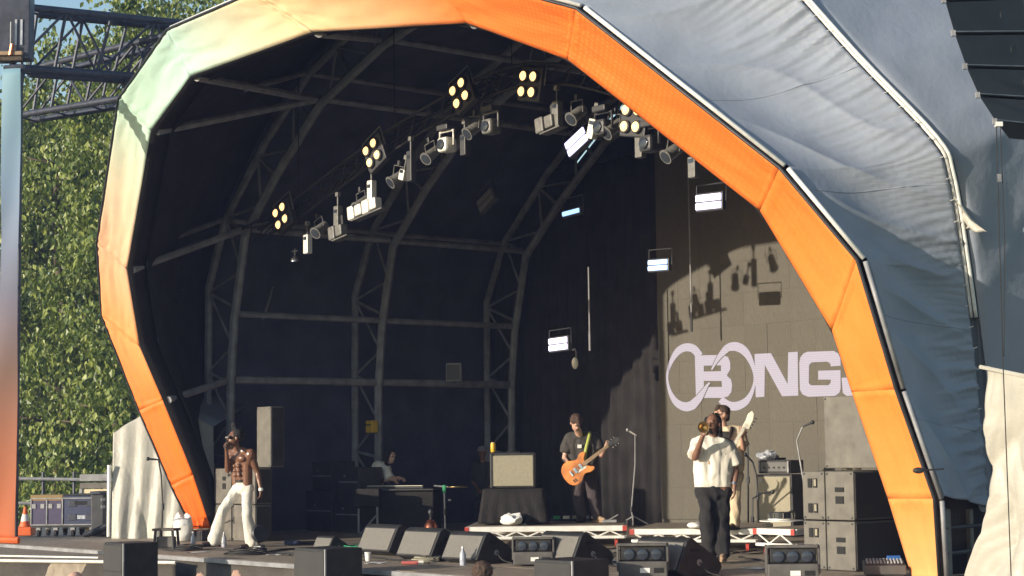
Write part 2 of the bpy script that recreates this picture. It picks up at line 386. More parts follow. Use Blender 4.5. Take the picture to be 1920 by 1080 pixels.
hs = n.new('ShaderNodeHueSaturation'); l.new(gm.outputs[0], hs.inputs['Value']); l.new(mxc.outputs[2], hs.inputs['Color']); l.new(hs.outputs[0], b.inputs['Base Color'])
tc = n.new('ShaderNodeTexCoord'); nb = n.new('ShaderNodeTexNoise'); nb.inputs['Scale'].default_value = 9; l.new(tc.outputs['Object'], nb.inputs[0])
bp = n.new('ShaderNodeBump'); bp.inputs['Strength'].default_value = .25; bp.inputs['Distance'].default_value = .02; l.new(nb.outputs[0], bp.inputs['Height']); l.new(bp.outputs[0], b.inputs['Normal'])

rim = MB(); rim.path(OUT, .018, 8)
rim = rim.build('fabric_rim', 'steel_dark', dome, smooth=True)
for i in range(14):
    A0, A1, B0, B1 = OUT[i], OUT[i + 1], INN[i], INN[i + 1]
    L = (A1 - A0).length; ns = max(8, int(L / .07)); nr = 12
    rows = []
    for r in range(nr + 1):
        t = r / nr; rows.append([(A0.lerp(A1, c / ns)).lerp(B0.lerp(B1, c / ns), t) for c in range(ns + 1)])
    def dsp(s, t, p, L=L, i=i):
        e = min(t, 1 - t) * L; k = math.exp(-e / .35)
        x = t * L; fan = (s - .5) * 9 / (.35 + e)
        return (.028 * math.sin(fan * 2.3 + 4 * nz(p, .7, i)) * k * min(1, e / .08) + .012 * nz(p, 1.6, i) + .006 * math.sin(s * 14 + x * 3 + 3 * nz(p, 1.1, 5)) - .03 * math.sin(math.pi * s)) * (1 if .001 < t < .999 else 0) * min(1, s / .15, (1 - s) / .15)
    sheet('fabric_panel', rows, pr, rim, disp=dsp, solid=.004, uvf=lambda s, t, i=i: (tt[i] + (tt[i + 1] - tt[i]) * t, s))
# inner reveal behind the rim, outer pole and its cover
INB = [p + Vector((-.05 if k < 7 else .05 if k > 8 else 0, .35, .05)) for k, p in enumerate(INN)]
rows = [resample(INN, 90), resample(INB, 90)]
sheet('rim_return', rows, 'drape', dome, solid=.01)
OP = [p + Vector((0, .06, 0)) + (Vector((p.x - 7, 0, p.z - 3)).normalized() * .045) for p in OUT]
for i in range(14): MB().tube(OP[i].lerp(OP[i + 1], .012), OP[i].lerp(OP[i + 1], .988), .024, n=10).build('rim_pole', 'white_pole' if i < 11 else 'alu', dome, smooth=True)

# ribs: trussed hoops standing across the stage
INR = [(-1.15, 0), (-1.12, 2.5), (-1.0, 3.6), (-.65, 5.0), (.33, 5.9), (1.58, 6.85), (3.31, 7.5), (5.2, 7.9), (7, 8.05)]
OUR = [(-1.85, 0), (-1.85, 2.5), (-1.83, 4.2), (-1.3, 5.3), (.0, 6.5), (1.25, 7.4), (3.1, 8.1), (5.2, 8.55), (7, 8.7)]
INR += [(7 + (7 - x) * .745, z) for x, z in reversed(INR[:-1])]; OUR += [(7 + (7 - x) * .745, z) for x, z in reversed(OUR[:-1])]
for w in (1.2, 4.25, 7.35):
    rb = MB()
    for i in range(16): rb.tube((INR[i][0], w, INR[i][1]), (INR[i + 1][0], w, INR[i + 1][1]), .075, n=8, dome=True)
    rb = rb.build('roof_rib', 'alu', dome, smooth=R(40))
    oc = MB()
    for i in range(16): oc.tube((OUR[i][0], w, OUR[i][1]), (OUR[i + 1][0], w, OUR[i + 1][1]), .068, n=8, dome=True)
    oc.build('outer_chord', 'alu', rb, smooth=R(40))
    a = resample([(x, w, z) for x, z in INR], 41); b_ = resample([(x, w, z) for x, z in OUR], 41)
    for i in range(41):
        if i % 2 == 0: MB().tube(a[i], b_[i], .03, n=6).build('web_strut', 'alu', rb)
        if i < 40:
            MB().tube(a[i] if i % 2 else b_[i], b_[i + 1] if i % 2 else a[i + 1], .022, n=6).build('web_brace', 'alu', rb)
# purlins between hoops, and from the rim back to the first hoop
def purlin(p, q, r=.06, m='alu'): MB().tube(p, q, r, n=8).build('purlin', m, dome, smooth=R(40))
for k in (1, 2, 3, 5, 6, 7, 8, 9, 10, 11, 13, 14, 15):
    x, z = INR[k]
    for w0, w1 in ((1.2, 4.25), (4.25, 7.35)):
        purlin((x, w0 + .08, z + .09), (x, w1 - .08, z + .09), .07 if k in (1, 15) else .055)
        if k in (3, 5, 6, 9, 10, 13): purlin((OUR[k][0], w0 + .07, OUR[k][1]), (OUR[k][0], w1 - .07, OUR[k][1]), .045)
for k, j in ((2, 1), (4, 3), (5, 5), (6, 5), (7, 6), (8, 9), (9, 10), (10, 13), (12, 15)):
    purlin(INN[k] + Vector((0, .1, 0)), (INR[j][0], 1.12, INR[j][1] + .07), .06)
    if k in (4, 5, 7): purlin(INN[k] + Vector((0, .3, .35)), (OUR[j][0], 1.12, OUR[j][1]), .045)
# dark inner lining and outer roof skin
NS = 72
ring0 = resample([p + Vector((0, .33, .04)) for p in INN], NS)
def hoop(w, ex): return resample([(7 + (x - 7) * ex, w, z * ex) for x, z in OUR], NS)
rows = []
r1, r3 = hoop(1.3, 1.035), hoop(8.2, 1.035)
fr = [[a.lerp(b_, k / 4) for a, b_ in zip(ring0, r1)] for k in range(5)]
sheet('front_lining', fr, 'drape', dome, disp=lambda s, t, p: .02 * nz(p, .8) if 0 < s < 1 else 0, solid=.01)
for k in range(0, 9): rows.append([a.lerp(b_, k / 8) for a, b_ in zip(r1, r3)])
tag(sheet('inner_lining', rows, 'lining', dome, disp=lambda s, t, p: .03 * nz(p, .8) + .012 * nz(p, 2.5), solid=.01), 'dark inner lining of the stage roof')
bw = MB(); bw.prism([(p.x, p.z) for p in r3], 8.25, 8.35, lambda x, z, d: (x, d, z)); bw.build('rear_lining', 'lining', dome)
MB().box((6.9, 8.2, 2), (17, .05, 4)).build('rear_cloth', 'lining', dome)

# outer skins on the right flank
RIB2 = [loc(onp(x, y, 1.5, 20)) for x, y in ((1100, -300), (1330, -190), (1475, -30), (1600, 110), (1745, 262), (1776, 330), (1800, 470), (1818, 600), (1830, 700), (1842, 840), (1850, 950))]
ARC = [p + Vector((.035, .10, .02)) for p in OUT[8:14]]
nA = 380
A = resample(ARC, nA); B = resample(catmull(RIB2, 5), nA)
NC = 64
def ridge(x): return 1 - abs(math.sin(x)) ** .7
def fold(s, t, p):
    e = s                                               # 0 at the arch, 1 at the hoop
    gate = max(0.0, min(1.0, .55 + 1.6 * nz((t * 14, 0, 0), 1.0, 2))); reach = max(0, e - .25 - .45 * abs(nz((t * 11, 0, 0), 1.0, 7)))
    f = .085 * ridge(t * 135 + e * 4 + 4 * nz((t * 9, e, 0), 1.0)) * reach * gate
    f += .034 * ridge(t * 330 + e * 9 + 5 * nz((t * 22, e, 0), 1.0, 4)) * reach
    f += .15 * ridge(t * 34 - e * 3.5 + 5 * nz(p, .35, 3)) * e * (1 - e) * 1.6
    f += .025 * nz(p, 1.1, 1) + .008 * nz(p, 3.0, 1) - .20 * math.sin(math.pi * e) * math.sin(math.pi * min(1, t * 1.05))
    return f * (1 if 0 < e < 1 else 0)
rows = [[a.lerp(b_, r / NC) for a, b_ in zip(A, B)] for r in range(NC + 1)]
fs_ = tag(sheet('flank_skin', rows, 'skin_tarp', dome, disp=lambda s, t, p: -fold(s, t, p)), 'creased blue grey skin stretched behind the orange rim')
for j in (95, 175, 238, 300, 345):
    MB().path([fs_.data.vertices[i * nA + j].co for i in range(0, NC + 1)], .009, 5).build('weld_seam', 'skin_tarp', dome, smooth=True)
for j in range(20, nA - 30, 9):
    c = fs_.data.vertices[(NC - 1) * nA + j].co; MB().tube(c + Vector((0, -.008, 0)), c + Vector((.03, .02, .015)), .004, n=5).build('lacing', 'white_pole', dome)
for dx in (0, .04):
    MB().path([p + Vector((dx, .03 + dx * .6, .03)) for p in catmull(RIB2[:8], 5)], .02, 8).build('flank_pole', 'white_pole', dome, smooth=True)
RIB3 = [Vector(p) for p in ((14.2, 6.2, 9.0), (15.6, 5.6, 8.2), (16.4, 5.0, 6.8), (16.8, 4.8, 5.4), (16.6, 4.8, 4.0), (16.3, 4.8, 2.6), (16.2, 4.8, 1.2))]
A = resample([p + Vector((.05, .1, 0)) for p in catmull(RIB2[2:], 5)], 100); B = resample(RIB3, 100)
def fold2(s, t, p):
    g_ = max(0, .3 + 1.4 * nz(p, .55, 3))
    return (.05 * nz(p, .6, 4) + .07 * ridge(s * 12 + t * 9 + 6 * nz(p, .4)) * g_ + .035 * ridge(t * 38 + s * 10 + 5 * nz(p, .5, 8)) * max(0, nz(p, .7, 9) * 2) + .012 * nz(p, 2.6, 6) - .25 * math.sin(math.pi * s)) * (1 if s > 0 else 0)
rows = [[a.lerp(b_, r / 60) for a, b_ in zip(A, B)] for r in range(61)]
tag(sheet('rear_flank_skin', rows, 'skin_tarp', dome, disp=lambda s, t, p: -fold2(s, t, p)), 'smooth blue skin behind the second hoop')
# roof skin over the top so that the sky stays out
ring_o = resample([p + Vector((0, .2, .05)) for p in OUT], NS); ro1 = hoop(1.3, 1.07); ro2 = hoop(8.4, 1.07)
rows = [[a.lerp(b_, k / 4) for a, b_ in zip(ring_o, ro1)] for k in range(5)] + [[a.lerp(b_, k / 6) for a, b_ in zip(ro1, ro2)] for k in range(1, 7)]
rows = [r[:46] for r in rows]
sheet('roof_skin', rows, 'skin_tarp', dome, disp=lambda s, t, p: .03 * nz(p, .7))
# gathered fold strip, loose flap and steel leg at the right foot
FS = [onp(x, y, 1.25, 15) for x, y in ((1812, 420), (1822, 520), (1830, 640), (1836, 760), (1845, 880), (1850, 960), (1838, 1020), (1810, 1100))]
FS = resample([loc(p) for p in FS], 60)
rows = [[p + Vector((-.22 + .40 * k / 60, .02 + .7 * k / 60 + .035 * ridge(k * .42 + i * .02 + 1.5 * nz((k * .1, i * .04, 0), 1)) + .03 * math.sin(k * .27 + i * .05), 0)) for i, p in enumerate(FS)] for k in range(61)]
sheet('gathered_fold', rows, 'skin_tarp', dome)
FP = [loc(onp(x, y, 1.2, 15)) for x, y in ((1776, 322), (1800, 380), (1822, 415), (1848, 437))]
FQ = [loc(onp(x, y, 1.25, 15)) for x, y in ((1782, 345), (1798, 400), (1808, 425), (1812, 428))]
FP, FQ = resample(FP, 20), resample(FQ, 20)
sheet('loose_flap', [[a.lerp(b_, k / 6) for a, b_ in zip(FP, FQ)] for k in range(7)], 'cream_tarp', dome, disp=lambda s, t, p: .03 * math.sin(s * 9 + t * 4))
lg = [loc(onp(x, y, .3, 8)) for x, y in ((1608, 500), (1690, 735), (1735, 870), (1768, 955))]
MB().path(lg, .032, 8).build('flank_leg_tube', 'alu', dome, smooth=True)
p, q = loc(onp(1772, 955, .3, 5)), loc(onp(1772, 1110, .3, 5))
MB().box((p + q) / 2, (.10, .10, (p - q).length)).build('flank_leg_post', 'cab_paint', dome, bevel=.01)
p, q = loc(onp(1820, 955, 1.0, 5)), loc(onp(1820, 1110, 1.0, 5))
MB().box((p + q) / 2, (.06, .06, (p - q).length)).build('flank_leg_post', 'cab_paint', dome, bevel=.01)
for z in (.25, .5): MB().tube((lg[-1].x, lg[-1].y, z), (lg[-1].x - .2, lg[-1].y + 1.0, z), .02).build('cross_tube', 'steel_dark', dome)
MB().box((.1, .0, .08), (.42, .36, .17)).build('foot_block', 'black_paint', dome, bevel=.01)
for k in range(4): MB().box((.1, -.19, .03 + .035 * k), (.38, .02, .012)).build('foot_slat', 'steel_dark', dome)

# cream weather tarp hung at the right of the stage
ct = thing('weather_tarp', 'crumpled cream tarpaulin hanging at the far right of the stage', 'tarpaulin', BL, STAGE_ROT)
TL = [loc(onp(x, y, -.35, 6)) for x, y in ((1838, 688), (1846, 780), (1850, 870), (1856, 930), (1835, 1000), (1780, 1110))]
TRr = [Vector((16.8, -.9, z)) for z in (1.75, 1.3, .9, .5, 0.1, -.5)]
TL, TRr = resample(TL, 60), resample(TRr, 60)
rows = [[a.lerp(b_, k / 70) for a, b_ in zip(TL, TRr)] for k in range(71)]
def crump(s, t, p):
    f = .07 * math.sin(s * 15 + 2.2 * nz(p, .7)) * (.35 + .65 * t) + .09 * ridge(s * 8 + t * 5 + 2.5 * nz(p, .8, 3)) + .07 * ridge(s * 15 - t * 9 + 3 * nz(p, 1.0, 6)) * max(0, .3 + nz(p, 1.1, 9) * 1.5)
    return f + .022 * ridge(s * 36 + t * 22 + 4 * nz(p, 1.6)) + .008 * nz(p, 5)
sheet('tarp_cloth', rows, 'cream_tarp', ct, disp=crump)
MB().path([TL[0], (TL[0] + TRr[0]) / 2 + Vector((0, 0, -.02)), TRr[0]], .02, 6).build('hem_rope', 'cream_tarp', ct)

# ------------------------------------------------------------------ LED screen and black backdrop
scr = thing('led_screen', 'brown looking LED screen showing large pale lavender lettering', 'screen', BL, STAGE_ROT)
SW = 7.2
MB().box((7, SW + .09, 3.48), (8.06, .10, 6.96)).build('screen_frame', 'led', scr)
pm = None
for i in range(16):
    for j in range(13):
        if pm is None: pm = MB().box((0, 0, 0), (.4990, .05, .5290)).build('led_panel', 'led', scr, bevel=.0015); o = pm
        else: o = pm.copy(); col.objects.link(o)
        o.location = (3.25 + .5 * i, SW + .025 + random.uniform(-.003, .003), .16 + .2625 + .53 * j)
        o.rotation_euler = (random.uniform(-.002, .002), 0, random.uniform(-.003, .003))
glow = bpy.data.materials.new('screen_glow'); glow.use_nodes = True
n = glow.node_tree.nodes; l = glow.node_tree.links; b = n['Principled BSDF']
b.inputs['Base Color'].default_value = (.12, .11, .11, 1); b.inputs['Roughness'].default_value = .7
tc = n.new('ShaderNodeTexCoord'); wv = n.new('ShaderNodeTexWave'); wv.bands_direction = 'Z'; wv.inputs['Scale'].default_value = 9; wv.inputs['Distortion'].default_value = .4
l.new(tc.outputs['Object'], wv.inputs[0]); rp = n.new('ShaderNodeValToRGB')
rp.color_ramp.elements[0].color = (.50, .44, .56, 1); rp.color_ramp.elements[1].color = (.62, .56, .66, 1)
l.new(wv.outputs[0], rp.inputs[0]); l.new(rp.outputs[0], b.inputs['Emission Color']); b.inputs['Emission Strength'].default_value = .52
def Z(x, y):
    q = loc(onp(1220 + x / 4.8, 620 + y / 4.8, SW, 0)); return (q.x, q.z)
def strip(c, extra=0):
    L, Rr = [], []
    pts = catmull([(x, y, w) for x, y, w in c], 5)
    for i, p in enumerate(pts):
        d = pts[min(i + 1, len(pts) - 1)] - pts[max(i - 1, 0)]; d = Vector((d.x, d.y)).normalized(); nn = Vector((-d.y, d.x)) * (p.z / 2 + extra)
        L.append((p.x + nn.x, p.y + nn.y)); Rr.append((p.x - nn.x, p.y - nn.y))
    return L, Rr
ring_a = [(445, 228, 66), (390, 165, 72), (320, 150, 72), (250, 185, 62), (195, 265, 40), (162, 350, 24), (152, 420, 18), (162, 500, 24), (190, 580, 40), (240, 650, 62), (315, 685, 80), (385, 665, 80), (440, 605, 62), (480, 545, 40), (515, 490, 22), (537, 468, 14)]
ring_b = [(553, 352, 12), (590, 285, 26), (630, 225, 44), (690, 160, 66), (760, 142, 80), (830, 170, 76), (885, 235, 58), (925, 330, 36), (940, 420, 22), (930, 500, 26), (900, 580, 42), (850, 645, 66), (770, 680, 78), (700, 668, 72), (632, 618, 60)]
B_PARTS = [[(400, 225), (480, 222), (480, 605), (410, 605)],
           [(480, 222), (660, 218), (700, 240), (718, 290), (718, 350), (690, 395), (635, 395), (635, 312), (480, 315)],
           [(480, 368), (635, 365), (635, 395), (690, 395), (690, 408), (640, 452), (480, 452)],
           [(690, 408), (725, 440), (735, 490), (728, 550), (700, 590), (650, 605), (480, 605), (480, 508), (645, 506), (640, 452)]]
N_P = [(937, 210), (1085, 203), (1235, 480), (1240, 195), (1325, 190), (1330, 585), (1185, 590), (1030, 310), (1025, 595), (948, 600)]
G_P = [(1340, 290), (1350, 240), (1375, 208), (1410, 190), (1650, 183), (1690, 205), (1710, 250), (1712, 315), (1625, 322), (1615, 292), (1590, 278), (1450, 285), (1428, 310), (1425, 470), (1445, 492), (1600, 492), (1622, 470), (1624, 440), (1510, 440), (1510, 360), (1710, 355), (1712, 520), (1700, 560), (1660, 588), (1420, 595), (1370, 575), (1345, 530)]
J_P = [(1720, 425), (1800, 420), (1803, 480), (1825, 502), (1905, 500), (1925, 475), (1925, 182), (2010, 178), (2012, 530), (1995, 570), (1955, 592), (1770, 592), (1732, 560)]
def letter(name, polys, y0=SW - .004, m=glow):
    mb = MB()
    for P in polys: mb.prism([Z(*p) for p in P], y0, y0 - .002, lambda x, z, d: (x, d, z))
    return mb.build(name, m, scr)
def quads(c, extra=0):
    Lq, Rq = strip(c, extra); return [[Lq[i], Lq[i + 1], Rq[i + 1], Rq[i]] for i in range(len(Lq) - 1)]
def ribbon(name, c, y0, m=glow, extra=0):
    L_, R_ = strip(c, extra); mb = MB(); k = len(L_); pts = [Z(*p) for p in L_] + [Z(*p) for p in R_]
    mb.add([(x, y0, z) for x, z in pts], [(i, i + 1, k + i + 1, k + i) for i in range(k - 1)])
    return mb.build(name, m, scr)
ribbon('ring_letter', ring_a[:13], SW - .008); ribbon('ring_letter', ring_b[2:], SW - .008)
letter('block_letter', B_PARTS)
for c in (ring_a[11:], ring_b[:4]):
    ribbon('letter_outline', c, SW - .009, M['led'], 7); ribbon('ring_tail', c, SW - .012)
for P in (N_P, G_P, J_P): letter('block_letter', [P])

bd = thing('backdrop_drape', 'plain black drape hanging left of the LED screen', 'curtain', BL, STAGE_ROT)
rows = [[(-2.2 + 5.15 * i / 200, 7.62, 6.6 - 6.58 * k / 10) for i in range(201)] for k in range(11)]
sheet('drape_cloth', rows, 'drape', bd, disp=lambda s, t, p: .05 * math.sin(t * 120 + 3 * nz(p, .8)) * (.35 + .65 * s) + .03 * nz(p, 1.5))
MB().tube((-2.2, 7.62, 6.6), (2.95, 7.62, 6.6), .03).build('drape_bar', 'steel_dark', bd)

# ------------------------------------------------------------------ lighting
TRP = catmull([loc(onp(x, y, 1.1, 0)) for x, y in ((470, 458), (560, 408), (640, 350), (740, 280), (850, 215), (960, 165), (1060, 158), (1180, 190), (1290, 255), (1400, 340))], 4)
lt = thing('lighting_truss', 'dark curved truss carrying the stage lamps under the roof', 'truss', BL, STAGE_ROT)
for dy, dz in ((-.15, .25), (.15, .25), (0, 0)):
    MB().path([p + Vector((0, dy, dz)) for p in TRP], .024, 7).build('chord', 'steel_dark', lt, smooth=True)
for i in range(len(TRP) - 1):
    a, b_ = TRP[i], TRP[i + 1]
    MB().tube(a, b_ + Vector((0, -.15, .25)), .011, n=5).tube(a, b_ + Vector((0, .15, .25)), .011, n=5).tube(a + Vector((0, -.15, .25)), b_ + Vector((0, .15, .25)), .011, n=5).build('brace', 'steel_dark', lt)
for i in (4, 12, 20, 28):
    MB().tube(TRP[i] + Vector((0, 0, .25)), (TRP[i].x, TRP[i].y, 7.9), .008, n=5).build('hanging_chain', 'steel_dark', lt)
def ordn(i): return ('first', 'second', 'third', 'fourth', 'fifth', 'sixth', 'seventh', 'eighth', 'ninth', 'tenth', 'eleventh', 'twelfth')[i]
def hung(name, label, cat, p, tilt, group): 
    t = thing(name, label, cat, p, 0, group); t.rotation_euler = (0, tilt, 0); t.rotation_euler = (Matrix.Rotation(STAGE_ROT, 3, 'Z') @ Matrix.Rotation(tilt, 3, 'Y')).to_euler(); return t
def blinder(px, py, tilt, label):
    t = hung('blinder_lamp', label, 'stage lamp', onp(px, py, .85, 0), tilt, 'four lamp blinders')
    MB().box((0, .06, 0), (.46, .10, .46)).build('housing', 'fixture_dark', t, bevel=.015)
    for x in (-.105, .105):
        for z in (-.105, .105):
            MB().lathe([(.085, .03), (.085, -.03), (.072, -.04)], (x, .0, z), (0, 1, 0), 14).build('lamp_rim', 'fixture_dark', t, smooth=R(30))
            MB().lathe([(.066, .01), (.066, -.038), (.045, -.062), (.01, -.07)], (x, .0, z), (0, 1, 0), 14).build('lamp', 'glow_warm', t, smooth=True)
    MB().path([(-.25, .06, 0), (-.25, .06, .32), (.25, .06, .32), (.25, .06, 0)], .012, 6).build('yoke', 'fixture', t)
for i, (x, y, a) in enumerate(((529, 405, 22), (700, 287, 26), (864, 175, 24), (992, 158, -12), (1186, 222, -10))):
    blinder(x, y, R(-a), ('lit four lamp blinder, lowest and leftmost on the curved truss', 'lit four lamp blinder, second from the left on the curved truss',
                          'lit four lamp blinder, third from the left, near the roof top', 'lit four lamp blinder, fourth from the left, highest under the rim', 'lit four lamp blinder half hidden behind the orange rim')[i])
def par(px, py, label, lit=False, w=1.0, turn=0):
    t = hung('par_lamp', label, 'stage lamp', onp(px, py, w, 0), R(turn), 'par lamps on the curved truss'); t.scale = (.82,) * 3
    m = Matrix.Rotation(R(35), 3, 'X'); d = m @ Vector((0, -1, 0))
    MB().lathe([(.05, .20), (.085, .17), (.095, .02), (.10, -.14), (.12, -.15), (.12, -.17)], (0, 0, -.02), -d, 14).build('can', 'fixture', t, smooth=R(40))
    MB().lathe([(.09, 0), (.09, .01)], d * .17 + Vector((0, 0, -.02)), d, 14).build('lens', 'lens', t)
    MB().path([(-.135, 0, 0), (-.135, 0, .2), (.135, 0, .2), (.135, 0, 0)], .010, 6).build('yoke', 'fixture', t)
    MB().box((0, 0, .25), (.06, .06, .10)).build('clamp', 'fixture_dark', t, bevel=.008)
for i, (x, y, tn) in enumerate(((600, 428, -20), (678, 380, -10), (745, 332, 15), (808, 288, -12), (888, 240, 8), (1082, 212, 0), (1150, 238, 10), (1262, 282, 14))):
    par(x, y, 'unlit par can with a curved yoke, %s from the left on the truss' % ordn(i), turn=tn)
def bar(px, py, label, h=.42, tilt=0, m='fixture', w=.95):
    t = hung('batten_lamp', label, 'stage lamp', onp(px, py, w, 0), R(tilt), 'upright batten lamps')
    MB().box((0, 0, 0), (.12, .10, h)).build('housing', m, t, bevel=.012)
    MB().box((0, -.052, h * .3), (.08, .006, .05)).build('display', 'lens', t)
    MB().tube((0, 0, h / 2 - .01), (0, 0, h / 2 + .16), .018, n=8).build('pipe', 'fixture_dark', t); MB().box((0, 0, h / 2 + .18), (.07, .07, .07)).build('clamp', 'fixture', t, bevel=.01)
for i, (x, y, h, tl, m) in enumerate(((577, 458, .3, 0, 'alu_bright'), (634, 412, .42, 0, 'fixture'), (697, 366, .44, 0, 'alu_bright'), (757, 328, .16, 18, 'alu_bright'), (771, 312, .45, 0, 'fixture_dark'), (872, 272, .3, 0, 'fixture_dark'), (1045, 214, .34, 0, 'fixture'), (1112, 242, .26, 18, 'alu_bright'), (1201, 268, .38, 0, 'fixture'), (1301, 314, .26, 0, 'fixture'))):
    bar(x, y, 'slim upright batten lamp, %s from the left along the curved truss' % ordn(i), h, tl, m)
def bank(px, py, label, nb):
    t = hung('lamp_bank', label, 'stage lamp', onp(px, py, .92, 0), R(-8), 'lamp banks')
    for k in range(nb): MB().box(((k - nb / 2) * .19, 0, 0), (.16, .14, .17 if k % 2 else .21)).build('cell', 'alu_bright' if nb > 2 else 'fixture', t, bevel=.02)
    MB().box((0, .02, -.12), (nb * .2, .16, .02)).build('tray', 'fixture', t, bevel=.005); MB().box((0, .05, .16), (.05, .05, .16)).build('clamp', 'fixture_dark', t)
bank(690, 388, 'bright bank of square lamp cells under the second blinder', 4); bank(1034, 228, 'short bank of grey lamp cells right of the top blinder', 2)
bank(640, 432, 'tilted pair of grey lamp cells left of the bright lamp bank', 2)
def moving(px, py, label, m='fixture', sc=1.0):
    t = hung('moving_head', label, 'stage lamp', onp(px, py, .92, 0), 0, 'moving head lamps'); t.scale = (sc * .82,) * 3
    MB().box((0, 0, .30), (.30, .24, .10)).build('base', 'fixture_dark', t, bevel=.02)
    MB().path([(-.19, 0, -.02), (-.19, 0, .24), (.19, 0, .24), (.19, 0, -.02)], .022, 8).build('yoke', m, t, smooth=True)
    MB().box((0, 0, 0), (.26, .26, .26)).build('head', m, t, bevel=.05)
    MB().lathe([(.09, 0), (.09, .03), (.075, .035)], (0, -.125, 0), (0, -1, 0), 16).build('lens', 'lens', t, smooth=R(40))
for x, y, lab, m in ((838, 272, 'moving head lamp with a bright square yoke above the centre', 'alu_bright'), (921, 238, 'square moving head lamp left of the highest blinder', 'fixture'), (1132, 240, 'dark moving head lamp above the bright white strobe', 'fixture_dark'), (1219, 270, 'dark moving head lamp hanging just inside the orange rim', 'fixture_dark')):
    moving(x, y, lab, m)
def strobe(px, py, w, tilt, label, m, rows=2, sz=(.34, .22)):
    t = hung('strobe_panel', label, 'stage lamp', onp(px, py, w, 0), R(tilt), 'strobe panels')
    MB().box((0, .05, 0), (sz[0] + .04, .08, sz[1] + .03)).build('housing', 'fixture_dark', t, bevel=.012)
    for k in range(rows):
        z = (k - (rows - 1) / 2) * sz[1] / rows
        MB().box((0, 0, z), (sz[0], .03, sz[1] / rows * .80)).build('light_bar', m, t, bevel=.012)
    MB().path([(-sz[0] / 2 - .04, .06, 0), (-sz[0] / 2 - .04, .06, .25), (sz[0] / 2 + .04, .06, .25), (sz[0] / 2 + .04, .06, 0)], .01, 6).build('yoke', 'fixture_dark', t)
strobe(1080, 266, 3.2, -26, 'bright white strobe panel tilted, hanging near the rim', 'glow_white', sz=(.46, .26))
strobe(1328, 378, 3.4, 2, 'bright white strobe panel glowing left of the orange rim', 'glow_white', sz=(.48, .23))
strobe(1046, 645, 5.4, -2, 'white strobe panel low in front of the black drape', 'glow_white', sz=(.46, .23))
strobe(1233, 497, 5.0, 2, 'pale blue strobe panel near the top left of the screen', 'glow_blue', sz=(.42, .18))
strobe(1070, 398, 4.6, -4, 'thin pale blue strobe bar in the middle of the dark roof', 'glow_blue', rows=1, sz=(.40, .09))
strobe(910, 375, 4.0, -28, 'unlit grey strobe panel hanging tilted in the dark', 'dim_lamp', sz=(.42, .22))
def dropper(px, y0, y1, w, label, endm='alu_bright'):
    p, q = onp(px, y0, w, 0), onp(px, y1, w, 0); t = thing('hanging_pole', label, 'pole', q, 0, 'hanging poles')
    MB().tube((0, 0, 0), (0, 0, (p - q).z), .014, n=6).build('pole', 'alu', t); MB().tube((0, 0, -.02), (0, 0, .3), .02, n=6).build('sleeve', endm, t)
dropper(1106, 500, 655, 5.6, 'thin hanging pole beside the low white strobe', 'alu'); dropper(1297, 320, 620, 6.6, 'very thin drop cable in front of the dark roof', 'steel_dark')
t = hung('pendant_lamp', 'small bare pendant lamp under the low white strobe', 'stage lamp', onp(1078, 672, 5.5, 0), 0, None)
MB().path([(-.05, 0, .14), (0, 0, .16), (.03, 0, .1), (.03, 0, 0)], .015, 6).build('hook', 'fixture', t); MB().ell((.0, 0, -.08), (.06, .05, .10)).build('bulb', 'ivory', t, smooth=True)
t = hung('pendant_lamp', 'small chrome pendant lamp below the leftmost blinder', 'stage lamp', onp(553, 485, 1.0, 0), 0, None)
MB().tube((0, 0, 0), (0, 0, .16), .01).build('stem', 'alu', t); MB().lathe([(.02, .05), (.07, 0), (.075, -.05)], (0, 0, 0), n=14).build('shade', 'chrome', t, smooth=R(40)); MB().box((0, 0, .12), (.14, .03, .02)).build('crossbar', 'alu', t)
t = thing('rear_flood', 'grey square flood panel clipped on the rear beam', 'stage lamp', onp(851, 698, 5.6, 0), STAGE_ROT + .6)
MB().box((0, 0, 0), (.30, .06, .34)).build('housing', 'alu', t, bevel=.02); MB().box((0, -.032, 0), (.25, .008, .28)).build('face', 'fixture_dark', t); MB().tube((0, 0, -.2), (0, 0, -.16), .02).build('clamp', 'fixture_dark', t)
t = thing('loose_brace', 'thin diagonal rod hanging in the dark upper left', 'rod', onp(500, 560, 2.2, 0), STAGE_ROT)
MB().tube((-.12, 0, -.35), (.12, 0, .03), .02).build('lower_rod', 'alu', t); MB().tube((.12, 0, .03), (.2, 0, .2), .012).build('upper_rod', 'alu', t)

# ------------------------------------------------------------------ speakers
def cab_holes(t, x, z, w, h, n=2, y=-.001):
    for k in range(n):
        xx = x + (k - (n - 1) / 2) * w * 1.35; o = MB().box((xx, y - .004, z), (w, .012, h)).build('handle_recess', 'hole', t)
        if k: MB().box((xx + w * .06, y - .012, z + .004), (w * .55, .006, h * .72)).build('handle_cup', 'amp_cloth', o)
def cabinet(name, label, p, d, holes, group, m='cab_paint', rz=None, front='dark_grille'):
    """d = width along u, depth along w, height; the base corner p is the one nearest the audience and the camera"""
    t = thing(name, label, 'speaker', p, STAGE_ROT if rz is None else rz, group)
    MB().box((-d[0] / 2, d[1] / 2, d[2] / 2), (d[0], d[1], d[2] - .008)).build('cabinet', m, t, bevel=.012)
    MB().box((.004, d[1] / 2, d[2] / 2), (.012, d[1] - .04, d[2] - .05)).build('grille', front, t, bevel=.004)
    for hx, hz, w, h, k in holes: cab_holes(t, hx, hz, w, h, k)
    for sx in (-.03, -d[0] + .03):
        for sz in (.03, d[2] - .03): MB().lathe([(.012, 0), (.012, .006)], (sx, .0, sz), (0, -1, 0), 8).build('screw', 'steel_dark', t)
    return t
c0 = loc(fl(1605, 1072))
gs = 'side fill subwoofers at the right'
